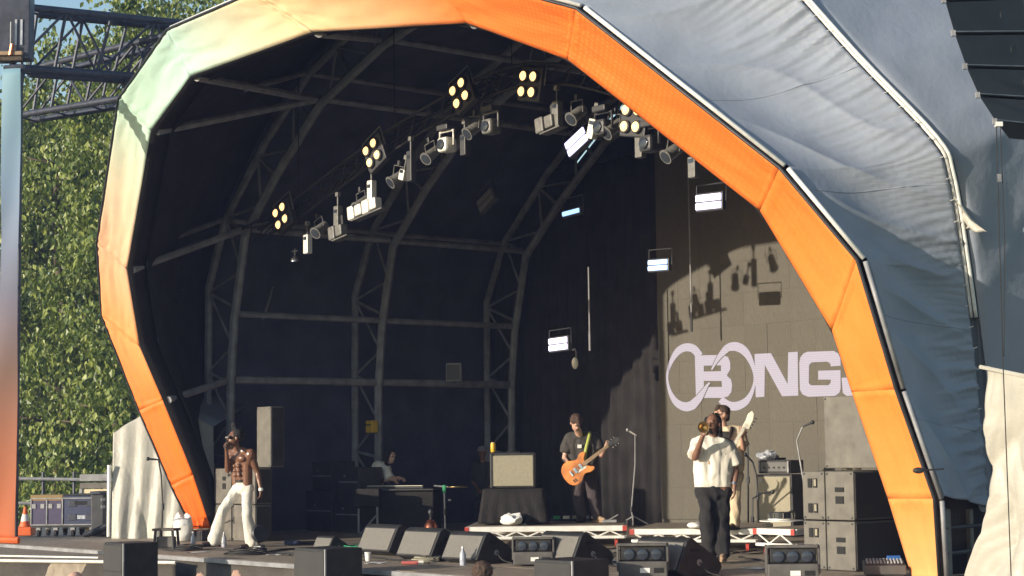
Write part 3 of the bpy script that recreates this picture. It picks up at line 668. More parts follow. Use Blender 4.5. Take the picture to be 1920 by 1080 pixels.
for j, zz in enumerate((0, .535)):
    nm = ('bottom', 'top')[j]
    cabinet('subwoofer', 'near %s subwoofer of the right stack, black grille and square ports' % nm, S(c0.x, c0.y, zz), (.39, 1.05, .53), ((-.19, .33, .12, .05, 1), (-.19, .22, .11, .08, 1)), gs)
    cabinet('subwoofer', 'far %s subwoofer of the right stack with paired slot handles' % nm, S(c0.x - .395, c0.y - .01, zz), (.31, 1.0, .53), ((-.16, .40, .055, .10, 2), (-.16, .13, .055, .10, 2)), gs)
cabinet('side_fill_speaker', 'tall grey side fill speaker on top of the right subwoofers', S(c0.x + .10, c0.y + .35, 1.085), (.78, .6, .80), (), None)
for k, (du, dh) in enumerate(((-.55, 0), (-.47, 0.0), (-.40, 0))):
    t = thing('drum_hardware', ('chrome cymbal stand behind the right subwoofers', 'dark folded drum stand behind the right subwoofers', 'drum stand with a white foot behind the right subwoofers')[k], 'stand', S(c0.x + du, c0.y + .55, 1.07), 0, 'stored drum hardware')
    MB().tube((0, 0, .0), (.05 * k - .03, 0, .30), .016).build('tube', ('chrome', 'steel_dark', 'chrome')[k], t)
    MB().lathe([(.05, 0), (.05, .05), (.03, .06)], n=12).build('foot', ('white', 'steel_dark', 'white')[k], t, smooth=R(40))
    MB().tube((-.06, 0, .12), (.14, 0, .42), .02).build('arm', 'steel_dark', t)
gl = 'speaker cabinets at the left'
c1 = loc(fl(478, 1016))
cabinet('subwoofer', 'lit speaker cabinet at the bottom left, behind the walking singer', S(c1.x, c1.y, 0), (.66, .3, .56), ((-.2, .28, .10, .13, 2),), gl, front='black_paint')
cabinet('subwoofer', 'lit speaker cabinet in the middle, behind the white trousers of the singer', S(c1.x, c1.y, .565), (.66, .3, .56), ((-.2, .38, .10, .13, 2),), gl, front='black_paint')
cabinet('subwoofer', 'lower cabinet of the left column beside the orange rim foot', S(c1.x - .67, c1.y - .02, 0), (.5, .3, .56), ((-.25, .33, .09, .09, 1),), gl, front='black_paint')
cabinet('subwoofer', 'upper cabinet of the left column with two square ports', S(c1.x - .67, c1.y - .02, .565), (.5, .3, .56), ((-.2, .40, .09, .06, 1), (-.2, .28, .09, .09, 1)), gl, front='black_paint')
cabinet('main_speaker', 'tall pale speaker standing on the cabinets above the singer', S(c1.x - .03, c1.y + .3, 1.13), (.40, .25, .95), (), None, front='black_paint')
# pit speakers in front of the stage lip
def pit(px, py, Y, w, dd, label):
    p = at(px, py, Y); t = thing('pit_speaker', label, 'speaker', (p.x, p.y, GZ), STAGE_ROT, 'pit speakers'); H = p.z - GZ
    MB().box((-w / 2, dd / 2, H / 2), (w, dd, H)).build('cabinet', 'black_paint', t, bevel=.012)
    MB().box((-w / 2, -.008, H - .62), (w - .03, .02, 1.18)).build('grille', 'dark_grille', t, bevel=.006)
    MB().box((.004, -.004, H / 2), (.022, .022, H)).build('corner_strip', 'alu', t, bevel=.004)
    MB().lathe([(.03, 0), (.03, .01)], (.002, dd * .45, H - .3), (1, 0, 0), 10).build('socket', 'steel_dark', t)
    MB().box((-w / 2, -.02, H - .35), (w - .02, .004, .008)).build('seam', 'hole', t)
pit(232, 1019, 22.6, .52, .48, 'black pit speaker stack at the far left of the stage lip')
pit(610, 1030, 20.2, .62, .50, 'black pit speaker stack with a small monitor behind it, left of centre')
pit(1073, 1052, 18.2, .58, .50, 'black pit speaker stack before the centre wedges')

def wedge(px, py, label, sc=1.0, rz=0):
    t = thing('wedge_monitor', label, 'monitor', fl(px, py), STAGE_ROT + rz, 'floor wedge monitors'); t.scale = (sc,) * 3
    prof = [(-.06, 0), (-.20, .06), (-.05, .36), (.02, .40), (.42, .16), (.46, .08), (.40, 0)]
    MB().prism(prof, -.72, 0, lambda y, z, x: (x, y, z)).build('cabinet', 'black_paint', t, bevel=.012)
    m = Matrix.Rotation(-math.atan2(.15, .30), 3, 'X')
    MB().box((-.36, -.130, .212), (.66, .012, .30), m).build('grille', 'grille', t, bevel=.004)
    MB().box((-.36, .23, .29), (.6, .36, .012), Matrix.Rotation(-math.atan2(.24, .40), 3, 'X')).build('driver_grille', 'dark_grille', t)
    MB().lathe([(.035, 0), (.035, .008)], (.0, .12, .14), (1, 0, 0), 10).build('socket', 'alu', t)
    MB().box((-.08, -.178, .092), (.07, .008, .03), m).build('badge', 'alu_bright', t); MB().box((.003, .06, .27), (.012, .12, .03)).build('handle', 'hole', t)
    MB().path(catmull([(.01, .12, .14), (.10, .14, .05), (.22, .2, .012), (.45, .1, .012), (.7, .25, .012)], 5), .009, 6).build('plugged_cable', 'cable', t, smooth=True)
    return t
wedge(752, 1042, 'brightly lit wedge monitor, leftmost of the row of four')
wedge(832, 1052, 'shaded wedge monitor, second from the left before the copper bell')
wedge(917, 1058, 'wedge monitor below the left end of the white riser', .95)
wedge(1098, 1062, 'wedge monitor behind the pit speaker in the centre', .98)
wedge(1296, 1082, 'largest wedge monitor at the feet of the trumpet player', 1.02)
t = wedge(628, 1036, 'small narrow monitor on the lip above the pit speaker', .55)
def floorlight(px, py, label, sc, rz):
    t = thing('floor_light', label, 'stage lamp', fl(px, py), rz, 'three lamp floor lights'); t.scale = (sc,) * 3
    MB().box((0, .15, .10), (.50, .34, .16)).build('case', 'dustgrey', t, bevel=.015)
    MB().box((0, .17, .27), (.46, .26, .17)).build('head', 'black_paint', t, bevel=.015)
    for x in (-.14, 0, .14): MB().lathe([(.055, 0), (.055, .02), (.04, .025)], (x, .04, .25), (0, -1, 0), 14).build('lens', 'lens', t, smooth=R(40))
    for x in (-.255, .255): MB().box((x, .13, .22), (.025, .22, .28)).build('side_plate', 'dustgrey', t, bevel=.008)
    MB().box((0, .02, .35), (.5, .05, .03)).build('top_bar', 'dustgrey', t, bevel=.008)
    MB().box((.02, -.022, .09), (.10, .006, .05)).build('label_plate', 'white', t); MB().box((.16, -.022, .09), (.10, .006, .05)).build('vent', 'hole', t)
floorlight(1000, 1062, 'dusty three lamp floor light between two wedge monitors', .92, R(-3))
floorlight(1206, 1086, 'larger three lamp floor light right of the centre pit speaker', 1.0, R(-3))
floorlight(1488, 1092, 'black floor light at the lip beside the right subwoofers', 1.0, R(-6))

# ------------------------------------------------------------------ risers
def riser(p, L, D, rz, label, ztop=.30):
    t = thing('stage_riser', label, 'riser', p, rz, 'rolling risers')
    MB().box((L / 2, D / 2, ztop - .02), (L - .01, D - .01, .035)).build('deck', 'plywood', t, bevel=.004)
    for y in (0, D): 
        MB().box((L / 2, y, ztop - .045), (L, .05, .075)).build('top_rail', 'alu_bright', t, bevel=.008); MB().box((L / 2, y, .135), (L, .045, .04)).build('bottom_rail', 'alu_bright', t, bevel=.008)
        k = max(3, int(L / .16)); mbs = None
        for i in range(k):
            x0, x1 = .04 + (L - .08) * i / k, .04 + (L - .08) * (i + 1) / k
            z0, z1 = (.15, ztop - .08) if i % 2 == 0 else (ztop - .08, .15)
            MB().tube((x0, y, z1), (x1, y, z0), .011, n=6).build('lattice', 'alu_bright', t)
    for x in (0, L):
        MB().box((x, D / 2, ztop - .045), (.05, D - .05, .072)).build('end_rail', 'alu_bright', t, bevel=.008); MB().box((x, D / 2, .135), (.04, D - .05, .038)).build('end_rail', 'alu_bright', t, bevel=.008)
        MB().box((x, -.028, ztop - .045), (.06, .006, .07)).build('end_marker', 'red', t)
    for x in (.12, L - .12):
        for y in (.08, D - .08):
            c = MB().lathe([(.055, -.02), (.055, .02)], (x, y, .055), (1, 0, 0), 14).build('castor', 'red', t, smooth=R(40)); MB().box((x, y, .10), (.05, .06, .04)).build('fork', 'alu', c)
r1 = fl(876, 1028); r1.z = 0
riser(r1, 2.18, 1.9, R(-4), 'white trussed riser under the guitarist')
r2 = fl(1186, 1034); r2.z = 0
riser(r2, 1.62, 1.9, R(-14), 'white trussed riser behind the trumpet player')
r3 = loc(fl(1490, 1044)); 
riser(S(r3.x - .62, r3.y, 0), .62, 1.9, STAGE_ROT, 'short trussed riser corner beside the right subwoofers', .34)

# ------------------------------------------------------------------ backline
Ya = fl(965, 984, .30).y
p = at(962, 984, Ya)
t = thing('draped_stand', 'low stand under the guitar amplifier covered with black cloth', 'stand', (p.x, p.y, .30), R(-4))
MB().box((0, .22, .24), (.80, .36, .46)).build('box', 'black_paint', t)
ring = []
for k in range(80):
    a = k / 80 * 4; s = int(a); f = a - s; c = [(-.42, 0), (.42, 0), (.42, .44), (-.42, .44), (-.42, 0)]
    ring.append((c[s][0] + (c[s + 1][0] - c[s][0]) * f, c[s][1] + (c[s + 1][1] - c[s][1]) * f))
rows = [[(x * (1 + .14 * r / 8), y + (-.07 * r / 8 if y < .2 else .05 * r / 8), .50 - .48 * r / 8) for x, y in ring + ring[:1]] for r in range(9)]
sheet('cloth', rows, 'drape', t, disp=lambda s, t_, p: .022 * math.sin(t_ * 150 + 3 * nz(p, 4)) * s)
MB().box((0, .22, .495), (.85, .45, .02)).build('cloth_top', 'drape', t, bevel=.01)
am = thing('guitar_amplifier', 'guitar amplifier with a beige cloth front on a draped stand', 'amplifier', (p.x, p.y + .12, .81), R(-4))
MB().box((0, .14, .25), (.64, .26, .50)).build('cabinet', 'black_paint', am, bevel=.015); MB().box((.01, .004, .245), (.58, .02, .43)).build('speaker_cloth', 'amp_cloth', am, bevel=.006)
for x in (-.29, .30): MB().box((x, -.002, .25), (.02, .02, .47)).build('trim', 'black_paint', am)
MB().box((0, .10, .505), (.2, .03, .02)).build('handle', 'leather', am, bevel=.008)
yc = thing('yellow_can', 'yellow drink can standing on the guitar amplifier', 'can', (p.x - .27, p.y + .2, 1.32), 0)
MB().lathe([(.03, 0), (.036, .012), (.036, .12), (.03, .135)], n=14).build('can_body', 'yellow', yc, smooth=R(40)); MB().lathe([(.028, .135), (.026, .138)], n=14).build('lid', 'alu_bright', yc)
def micstand(label, base, pts, mic_dir, m='steel_dark', mic='steel_dark', foot='tripod', group='microphone stands'):
    base = Vector(base); t = thing('microphone_stand', label, 'microphone stand', base, 0, group); L = [Vector(q) - base for q in pts]
    MB().path([Vector((0, 0, .02))] + L, .013, 7).build('pole', m, t, smooth=R(30))
    if foot == 'tripod':
        for k in range(3):
            a = k * 2.1 + .4; MB().tube((0, 0, .16), (.28 * math.cos(a), .28 * math.sin(a), .015), .012, n=6).build('leg', m, t)
    else: MB().lathe([(.13, 0), (.13, .015), (.03, .03)], n=18).build('base', m, t, smooth=R(30))
    MB().tube(L[0] - Vector((0, 0, .05)), L[0] + Vector((0, 0, .05)), .024).build('clutch', 'steel_dark', t)
    if mic:
        d = Vector(mic_dir).normalized(); e = L[-1]
        mm = MB().tube(e - d * .02, e + d * .13, .012, .018, n=10).build('microphone', mic, t, smooth=R(30)); MB().ell(e + d * .16, (.028, .028, .032)).build('mic_grille', 'alu' if mic != 'steel_dark' else 'steel_dark', mm, smooth=True)
    return t
b0 = fl(1190, 985, .0); Ym = b0.y - 1.0
micstand('tall microphone stand with a silver microphone right of the guitarist', at(1188, 985, Ym), [at(1184, 955, Ym), at(1191, 870, Ym), at(1191, 815, Ym)], (-.8, -.2, .5), m='alu', mic='alu_bright')
Yb = 26.4
micstand('boom microphone stand above the bass rig', fl(1510, 1006), [at(1511, 930, Yb), at(1494, 826, Yb), at(1505, 800, Yb)], (.8, -.3, .35), m='alu')
MBs = micstand('short drum microphone on a low boom before the bass rig', fl(1412, 1008), [at(1411, 975, 26.2), at(1411, 935, 26.2), at(1428, 925, 26.2)], (.9, -.1, .1), m='steel_dark')
micstand('thin black stand left of the bass rig', fl(1424, 1004), [at(1421, 930, 26.8), at(1418, 890, 26.8), at(1411, 866, 26.8)], (-.6, -.2, .6))
micstand('straight black stand behind the bass neck', fl(1403, 1004), [at(1403, 900, 26.9), at(1402, 830, 26.9)], (0, 0, 1), mic=None, foot='round')
Yk = fl(835, 1012).y
ts = micstand('percussion stand with a clamp bar and a bronze cymbal edge', fl(835, 1012), [at(834, 960, Yk), at(833, 915, Yk)], (0, 0, 1), m='alu', mic=None)
q = at(833, 913, Yk) - fl(835, 1012)
MB().tube(q + Vector((-.16, 0, .02)), q + Vector((.06, 0, 0)), .014).build('clamp_bar', 'alu', ts); MB().lathe([(.002, 0), (.10, .012), (.17, .0), (.10, .018), (.002, .02)], q + Vector((.20, 0, -.01)), (0, .06, 1), 20).build('cymbal', 'brass', ts, smooth=True)
MB().box(q + Vector((.0, 0, -.03)), (.05, .05, .12)).build('clamp', 'green', ts, bevel=.01); MB().box(q + Vector((.08, 0, -.20)), (.05, .03, .03)).build('wing_bolt', 'alu', ts, bevel=.008)
p = fl(312, 1028)
st = thing('side_table', 'small black table on the lip beside the orange foot', 'table', p, R(-12))
MB().box((0, 0, .27), (.34, .26, .035)).build('top', 'stool', st, bevel=.006)
for x in (-.13, .13):
    for y in (-.09, .09): MB().tube((x, y, .26), (x * 1.15, y * 1.1, 0), .022, n=8).build('leg', 'stool', st)
MB().box((0, 0, .09), (.26, .14, .16)).build('pedal_box', 'dustgrey', st, bevel=.02)
micstand('tall black microphone stand before the cream side tent', fl(303, 1010), [at(305, 950, 27.9), at(302, 890, 27.9), at(297, 862, 27.9)], (-1, 0, .1), foot='round')
# bass rig
p = fl(1454, 1006)
br = thing('bass_speaker', 'tall bass cabinet with a pale grille lit in stripes', 'amplifier', p, R(-42))
MB().box((0, .22, .47), (.66, .44, .92)).build('cabinet', 'black_paint', br, bevel=.015); MB().box((-.01, -.004, .47), (.60, .02, .86)).build('grille', 'amp_cloth', br, bevel=.005); MB().box((-.23, -.018, .84), (.08, .006, .05)).build('badge', 'alu', br)
for x in (-.25, .25):
    for y in (.05, .38): MB().lathe([(.03, -.015), (.03, .015)], (x, y, .02), (1, 0, 0), 10).build('castor', 'rubber', br)
bh = thing('bass_amplifier', 'dark bass amplifier head on top of the tall cabinet', 'amplifier', p + Vector((0, 0, .935)), R(-42))
MB().box((0, .20, .11), (.58, .36, .20)).build('case', 'black_paint', bh, bevel=.012); MB().box((0, .015, .11), (.50, .02, .14)).build('panel', 'amp_grey', bh, bevel=.004)
for k in range(5): MB().lathe([(.014, 0), (.014, .02)], (-.18 + .09 * k, .005, .10), (0, -1, 0), 10).build('knob', 'black_paint', bh)
for x in (-.26, .26): MB().box((x, .0, .11), (.03, .03, .18)).build('handle', 'alu', bh, bevel=.008)
pb = thing('plastic_bag', 'crumpled clear plastic bag lying on the bass amplifier head', 'bag', p + Vector((-.06, .12, 1.145)), .3)
mb = MB().ell((0, 0, .065), (.17, .11, .075), n=24, k=16)
mb.v = [tuple(Vector(v) * (1 + .35 * nz(v, 14))) for v in mb.v]; mb.build('bag_body', 'bag', pb, smooth=R(25)); MB().box((.22, .05, .02), (.16, .10, .035)).build('folded_cloth', 'black_paint', pb, bevel=.01)
p = fl(1528, 1004)
gb = thing('gig_bag', 'dark upright gig bag leaning behind the bass cabinet', 'bag', p, R(-30))
MB().path([(0, 0, 0), (0, .03, .3), (.02, .06, .6), (.03, .07, .78)], [.12, .14, .10, .03], 12).build('bag', 'drape', gb, smooth=True); MB().tube((.05, -.1, .1), (-.05, -.1, .6), .015).build('strap', 'steel_dark', gb); MB().box((0, -.08, .66), (.10, .05, .05)).build('buckle', 'alu', gb, bevel=.01)
p = fl(1462, 1020, .34)
sd = thing('snare_drum', 'snare drum with a white rim lying on the short riser', 'drum', at(1466, 1001, 24.9) , 0); sd.location.z = .345
MB().lathe([(.17, 0), (.17, .10), (.165, .11)], n=24).build('shell', 'black_paint', sd, smooth=R(40)); MB().lathe([(.185, .0), (.185, .025), (.17, .025)], n=24).build('hoop', 'alu_bright', sd, smooth=R(40))
MB().lathe([(.30, -.012), (.30, 0), (.2, .004)], n=28).build('tray', 'white', sd, smooth=R(40))
for k in range(8): MB().tube((.178 * math.cos(k * .785), .178 * math.sin(k * .785), .01), (.178 * math.cos(k * .785), .178 * math.sin(k * .785), .10), .008, n=6).build('lug', 'chrome', sd)
# keyboard desk
Yd = 30.6
p = at(740, 990, Yd); p.z = 0
kd = thing('keyboard_desk', 'dark draped keyboard desk in front of the bent player', 'desk', p, R(-12))
MB().box((.05, .25, .45), (1.25, .5, .88)).build('front_panel', 'drape', kd, bevel=.02); MB().box((.05, .22, .92), (1.3, .6, .04)).build('desk_top', 'black_paint', kd, bevel=.01)
MB().box((.0, .15, .97), (1.0, .28, .06)).build('keyboard', 'black_paint', kd, bevel=.01)
for k in range(24): MB().box((-.46 + .04 * k, .07, 1.003), (.036, .12, .012)).build('key', 'ivory', kd)
xs = thing('folding_stand', 'folding steel stand with white tubes left of the keyboard desk', 'stand', at(690, 985, 30.2), R(-20)); xs.location.z = 0
for x in (-.17, .17): MB().tube((x, 0, .02), (x, 0, .42 if x < 0 else .62), .02).build('post', 'alu', xs)
MB().box((0, 0, .6), (.46, .12, .30)).build('cloth_panel', 'drape', xs, bevel=.02); MB().tube((-.15, .02, .0), (.1, .1, .3), .015).build('leg', 'alu', xs); MB().tube((.2, 0, .64), (.1, 0, .64), .035).build('clamp', 'alu_bright', xs)
kd.scale = (1, 1, .78)
p = fl(808, 1010)
bl = thing('copper_bell', 'red copper hand bell standing behind the wedge monitors', 'bell', p, 0)
MB().lathe([(.12, .0), (.115, .10), (.10, .2), (.06, .28), (.02, .30)], n=24).build('bell_body', 'copper', bl, smooth=R(50)); MB().lathe([(.02, .29), (.018, .36), (.04, .38), (.045, .42), (.02, .455)], n=14).build('handle', 'steel_dark', bl, smooth=R(50)); MB().lathe([(.13, 0), (.13, .02)], n=24).build('lip_ring', 'copper', bl)
# things lying about on the deck
def lump(name, label, cat, p, size, m, seed, amp=.35, extra=None):
    t = thing(name, label, cat, p, seed); mb = MB().ell((0, 0, size[2] * .8), size, n=22, k=14)
    mb.v = [(v[0] * (1 + amp * nz(v, 9, seed)), v[1] * (1 + amp * nz(v, 9, seed + 4)), max(.002, v[2] * (1 + amp * nz(v, 11, seed + 2)))) for v in mb.v]
    mb.build('cloth' if extra is None else extra, m, t, smooth=R(35)); return t
tw = lump('white_towel', 'crumpled white towel on the front of the guitar riser', 'towel', at(958, 984, r1.y + .25), (.21, .15, .09), 'white', 2, .5); tw.location.z = .305
MB().box((.0, -.20, -.03), (.12, .03, .12)).build('hanging_corner', 'white', tw, bevel=.01)
lump('towel', 'small towel on the second riser beside the trumpet player', 'towel', fl(1302, 990, .305), (.12, .09, .04), 'white', 5)
def coil(label, px, py, m, n=3, r=.14):
    t = thing('cable_coil', label, 'cable', fl(px, py), 0)
    for k in range(n):
        MB().path([(r * (1 - .08 * k) * math.cos(a / 20 * 6.283) * 1.3 + .02 * k, r * math.sin(a / 20 * 6.283), .015 + .022 * k + .006 * math.sin(a + k)) for a in range(21)], .010, 6).build('loop', m, t, smooth=True)
coil('green cable coil on the lip right of the pit speaker', 660, 1035, 'green', 4, .17); coil('white cable coil lying on the green one', 676, 1030, 'white', 2, .10)
coil('dark cable coil below the walking singer', 460, 1040, 'cable', 4, .22); coil('dark cable coil beside the orange foot', 352, 1030, 'cable', 3, .16)
coil('pale cable coil before the second wedge', 795, 1054, 'amp_cloth', 3, .14)
def item(name, label, cat, px, py, fn, z=0, rz=0):
    t = thing(name, label, cat, fl(px, py, z), rz); fn(t); return t
item('torch', 'pink hand torch on the lip in front of the second wedge', 'torch', 775, 1060, lambda t: (MB().tube((-.14, 0, .03), (.06, 0, .03), .022).build('barrel', 'pink', t, smooth=R(40)), MB().tube((.06, 0, .03), (.12, 0, .03), .03).build('head', 'ivory', t, smooth=R(40))))
def bottle(t):
    MB().lathe([(.035, 0), (.038, .02), (.038, .13), (.015, .18), (.015, .2)], n=14).build('bottle_body', 'bag', t, smooth=R(40)); MB().lathe([(.017, .2), (.017, .22)], n=12).build('cap', 'white', t)
item('water_bottle', 'small water bottle on the lip right of the second wedge', 'bottle', 868, 1060, bottle); item('water_bottle', 'water bottle behind the singer near the orange foot', 'bottle', 362, 1025, bottle); item('water_bottle', 'water bottle standing between the legs of the singer', 'bottle', 420, 1026, bottle)
item('water_bottle', 'water bottle on the floor beside the bass cabinet', 'bottle', 1420, 1006, bottle); item('paper_cup', 'white paper cup on the lip below the lit wedge', 'cup', 690, 1052, lambda t: (MB().lathe([(.03, 0), (.042, .1)], n=14).build('cup_body', 'white', t, smooth=R(40)), MB().lathe([(.042, .10), (.045, .105), (.042, .11)], n=14).build('rim', 'white', t)))
item('pedal_board', 'guitar pedal board with pale pedals at the guitarist feet', 'pedals', 1080, 977, lambda t: (MB().box((0, 0, .02), (.75, .22, .03)).build('board', 'black_paint', t, bevel=.006), [MB().box((-.28 + .14 * k, 0, .055), (.10, .14, .045)).build('pedal', ('green', 'ivory', 'amp_cloth', 'alu', 'ivory')[k], t, bevel=.008) for k in range(5)]), z=.30, rz=R(-4))
item('foot_pedal', 'single pale foot pedal by the tall microphone stand', 'pedals', 1143, 981, lambda t: (MB().box((0, 0, .03), (.20, .12, .04)).build('base', 'alu', t, bevel=.008), MB().box((.05, 0, .08), (.16, .06, .012), Matrix.Rotation(-.5, 3, 'Y')).build('treadle', 'alu', t)), z=.30)
item('floor_fan', 'small dark floor fan at the heel of the singer', 'fan', 486, 1030, lambda t: (MB().lathe([(.11, -.04), (.13, 0), (.11, .04)], (0, 0, .22), (.6, -.8, .2), 18).build('cage', 'steel_dark', t, smooth=R(40)), MB().box((0, .02, .03), (.14, .16, .05)).build('foot', 'black_paint', t, bevel=.01), MB().tube((-.02, 0, .04), (-.03, 0, .2), .03).build('neck', 'dustgrey', t), MB().box((-.02, -.09, .03), (.10, .02, .04)).build('switch_plate', 'white', t)))
item('mixing_desk', 'small grey mixing desk at the lip before the right rim foot', 'mixer', 1660, 1084, lambda t: (MB().box((0, .12, .10), (.42, .30, .09), Matrix.Rotation(.15, 3, 'X')).build('case', 'dustgrey', t, bevel=.01), [MB().lathe([(.012, 0), (.012, .02)], (-.17 + .034 * (k % 11), .03 + .07 * (k // 11), .145 + .012 * (k // 11)), n=8).build('knob', 'alu', t) for k in range(33)], MB().box((0, .12, .03), (.36, .24, .06)).build('stand', 'black_paint', t)), rz=R(-8))
item('blue_sticker_box', 'flat blue box lying behind the mixing desk', 'box', 1680, 1070, lambda t: (MB().box((0, .1, .12), (.14, .06, .07)).build('box_body', 'blue_label', t, bevel=.006), MB().box((0, .1, .04), (.10, .05, .08)).build('base', 'black_paint', t)))
item('floor_cloth', 'dark folded cloth with a blue edge behind the pit speaker', 'cloth', 560, 1022, lambda t: (MB().box((-.1, 0, .035), (.22, .12, .06)).build('blue_fold', 'case_blue', t, bevel=.02), MB().box((.12, .02, .03), (.3, .12, .05)).build('dark_fold', 'drape', t, bevel=.02)))
# cables trailing over the deck
for k, (pts, lab, m) in enumerate((([(500, 1036), (560, 1030), (600, 1040), (690, 1046), (740, 1052), (800, 1058)], 'black cable trailing along the lip under the wedges', 'cable'),
                               ([(290, 1030), (340, 1034), (400, 1032), (470, 1036), (545, 1042)], 'black cable running past the singer to the pit speaker', 'cable'),
                               ([(1100, 1030), (1180, 1040), (1240, 1048), (1300, 1050)], 'grey cable between the risers and the large wedge', 'cable_grey'),
                               ([(1385, 1046), (1420, 1052), (1470, 1058), (1540, 1066)], 'black cable across the deck before the right subwoofers', 'cable'),
                               ([(870, 1050), (960, 1044), (1040, 1036), (1160, 1030)], 'thin cable crossing the deck below the riser', 'cable_grey'))):
    P = catmull([fl(x, y) + Vector((0, 0, .014)) for x, y in pts], 6); o0 = P[0].copy()
    tag(MB().path([q - o0 + Vector((.03 * math.sin(i * 1.3), .04 * math.sin(i * .9 + k), 0)) for i, q in enumerate(P)], .012, 6).build('stage_cable', m, loc=o0, smooth=True), lab, 'cable', 'cables on the deck')
# faint gear at the back of the stage
t = thing('equipment_rack', 'dim equipment cases stacked in the dark left wing', 'case', S(-.55, 3.3, 0), STAGE_ROT)
for x, z, d in ((-.7, .35, (.8, .5, .7)), (.15, .3, (.7, .5, .6)), (-.6, .95, (.6, .5, .5)), (.2, .85, (.6, .5, .5))):
    c = MB().box((x, 0, z), d).build('case_box', 'steel_dark', t, bevel=.015); MB().box((x, -d[1] / 2 - .004, z), (d[0] - .06, .01, .02)).build('edge', 'alu', c)
    MB().lathe([(.02, 0), (.02, .01)], (x - .1, -d[1] / 2 - .003, z + .1), (0, -1, 0), 8).build('latch', 'alu', c)
t = thing('wall_frame', 'thin metal frame hanging on the dark rear wall', 'frame', onp(750, 808, 5.9, 0), STAGE_ROT)
for z in (-.2, .2): MB().tube((-.36, 0, z), (.36, 0, z), .014).build('frame_bar', 'alu', t)
for x in (-.36, .36): MB().tube((x, 0, -.2), (x, 0, .2), .014).build('frame_bar', 'alu', t)
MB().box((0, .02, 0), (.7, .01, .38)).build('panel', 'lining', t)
t = thing('yellow_box', 'yellow box strapped to the middle tower', 'box', onp(697, 800, 4.1, 0), STAGE_ROT)
MB().box((0, 0, 0), (.20, .14, .22)).build('box_body', 'yellow', t, bevel=.02); MB().box((0, -.075, .03), (.17, .01, .02)).build('strap', 'black_paint', t)
for k, (x, y) in enumerate(((545, 858), (600, 858))):
    t = thing('rack_case', ('small dim grey case on a shelf in the left dark', 'larger dim grey case on a shelf in the left dark')[k], 'case', onp(x, y, 4.9, 0), STAGE_ROT)
    MB().box((0, 0, 0), (.42 if k else .24, .3, .30)).build('case_body', 'dustgrey', t, bevel=.01); MB().box((0, -.155, .08), (.3 if k else .15, .01, .015)).build('edge', 'hole', t)
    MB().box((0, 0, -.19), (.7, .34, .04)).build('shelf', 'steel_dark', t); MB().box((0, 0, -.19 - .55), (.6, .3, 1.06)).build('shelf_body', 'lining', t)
t = thing('clip_lamp', 'small bright work lamps clipped above the dark left wing', 'lamp', onp(495, 771, 1.6, 0), STAGE_ROT)
MB().tube((-.16, 0, 0), (-.02, 0, 0), .025).build('lamp_tube', 'ivory', t); MB().ell((.1, 0, -.01), (.05, .04, .04)).build('bulb', 'alu', t); MB().ell((.25, 0, .0), (.05, .04, .05)).build('bulb', 'alu', t); MB().tube((-.2, .02, .03), (.4, .02, .03), .012).build('rail', 'steel_dark', t)

for k, (x, y, lab) in enumerate(((372, 1036, 'white set list sheet taped near the orange foot'), (524, 1040, 'white set list sheet taped left of the pit speaker'), (706, 1056, 'set list sheet on the lip before the lit wedge'), (905, 1066, 'set list sheet on the lip below the third wedge'), (1148, 1052, 'set list sheet between the floor light and the centre wedge'), (1420, 1066, 'set list sheet on the deck left of the right floor light'))):
    t = thing('set_list', lab, 'paper', fl(x, y) + Vector((0, 0, .004)), STAGE_ROT + .3 * k, 'set lists on the deck'); MB().box((0, 0, .002), (.21, .297, .002)).build('sheet', 'white', t)
    for s in (-1, 1): MB().box((0, s * .15, .004), (.10, .05, .002)).build('tape_strip', 'black_paint', t)
for k in range(16):
    o = MB().box((0, 0, 0), (random.uniform(.15, .5), .05, .003)).build('tape_mark', random.choice(('cable', 'white', 'cable_grey', 'pink')), deck)
    o.location = (random.uniform(4, 12.5), random.uniform(-2.2, 1.5), .004 + .0005 * k); o.rotation_euler = (0, 0, random.choice((0, 1.57, .8)))
for k in range(9):
    x = 420 + 118 * k + random.uniform(-30, 30); P_ = [fl(x + 34 * i + random.uniform(-12, 12), 1030 + 4 * k * (k < 6) + random.uniform(-9, 9) + (12 if x > 900 else 0)) + Vector((0, 0, .012)) for i in range(6)]; o0 = P_[0].copy()
    tag(MB().path([q - o0 for q in catmull(P_, 6)], .009, 6).build('loose_cable', random.choice(('cable', 'cable', 'cable_grey')), loc=o0, smooth=True), 'dark loose cable snaking along the lip, %s from the left' % ordn(k), 'cable', 'loose cables along the lip')

# ------------------------------------------------------------------ left wing: banner tower, box truss, tent, cases
pbn = bpy.data.materials.new('banner_print'); pbn.use_nodes = True
n = pbn.node_tree.nodes; l = pbn.node_tree.links; b = n['Principled BSDF']; b.inputs['Roughness'].default_value = .7
uvn = n.new('ShaderNodeUVMap'); uvn.uv_map = 'print'; sx = n.new('ShaderNodeSeparateXYZ'); l.new(uvn.outputs[0], sx.inputs[0]); rp = n.new('ShaderNodeValToRGB')
ramp_stops(rp, ((0, (.20, .35, .43)), (.25, (.17, .25, .37)), (.48, (.13, .13, .19)), (.64, (.19, .11, .085)), (.8, (.33, .105, .045)), (1, (.46, .10, .02))))
l.new(sx.outputs[1], rp.inputs[0]); l.new(rp.outputs[0], b.inputs['Base Color'])
bt = at(33, 128, 25.2); bb = at(29, 1016, 25.2)
bn = thing('hanging_banner', 'tall fabric banner fading from blue to orange at the left edge', 'banner', (bb.x, bb.y, 0), R(-12))
H = bt.z - bb.z
rows = [[(-.28 + .28 * i / 60, 0, H * (1 - k / 60) + bb.z) for i in range(61)] for k in range(61)]
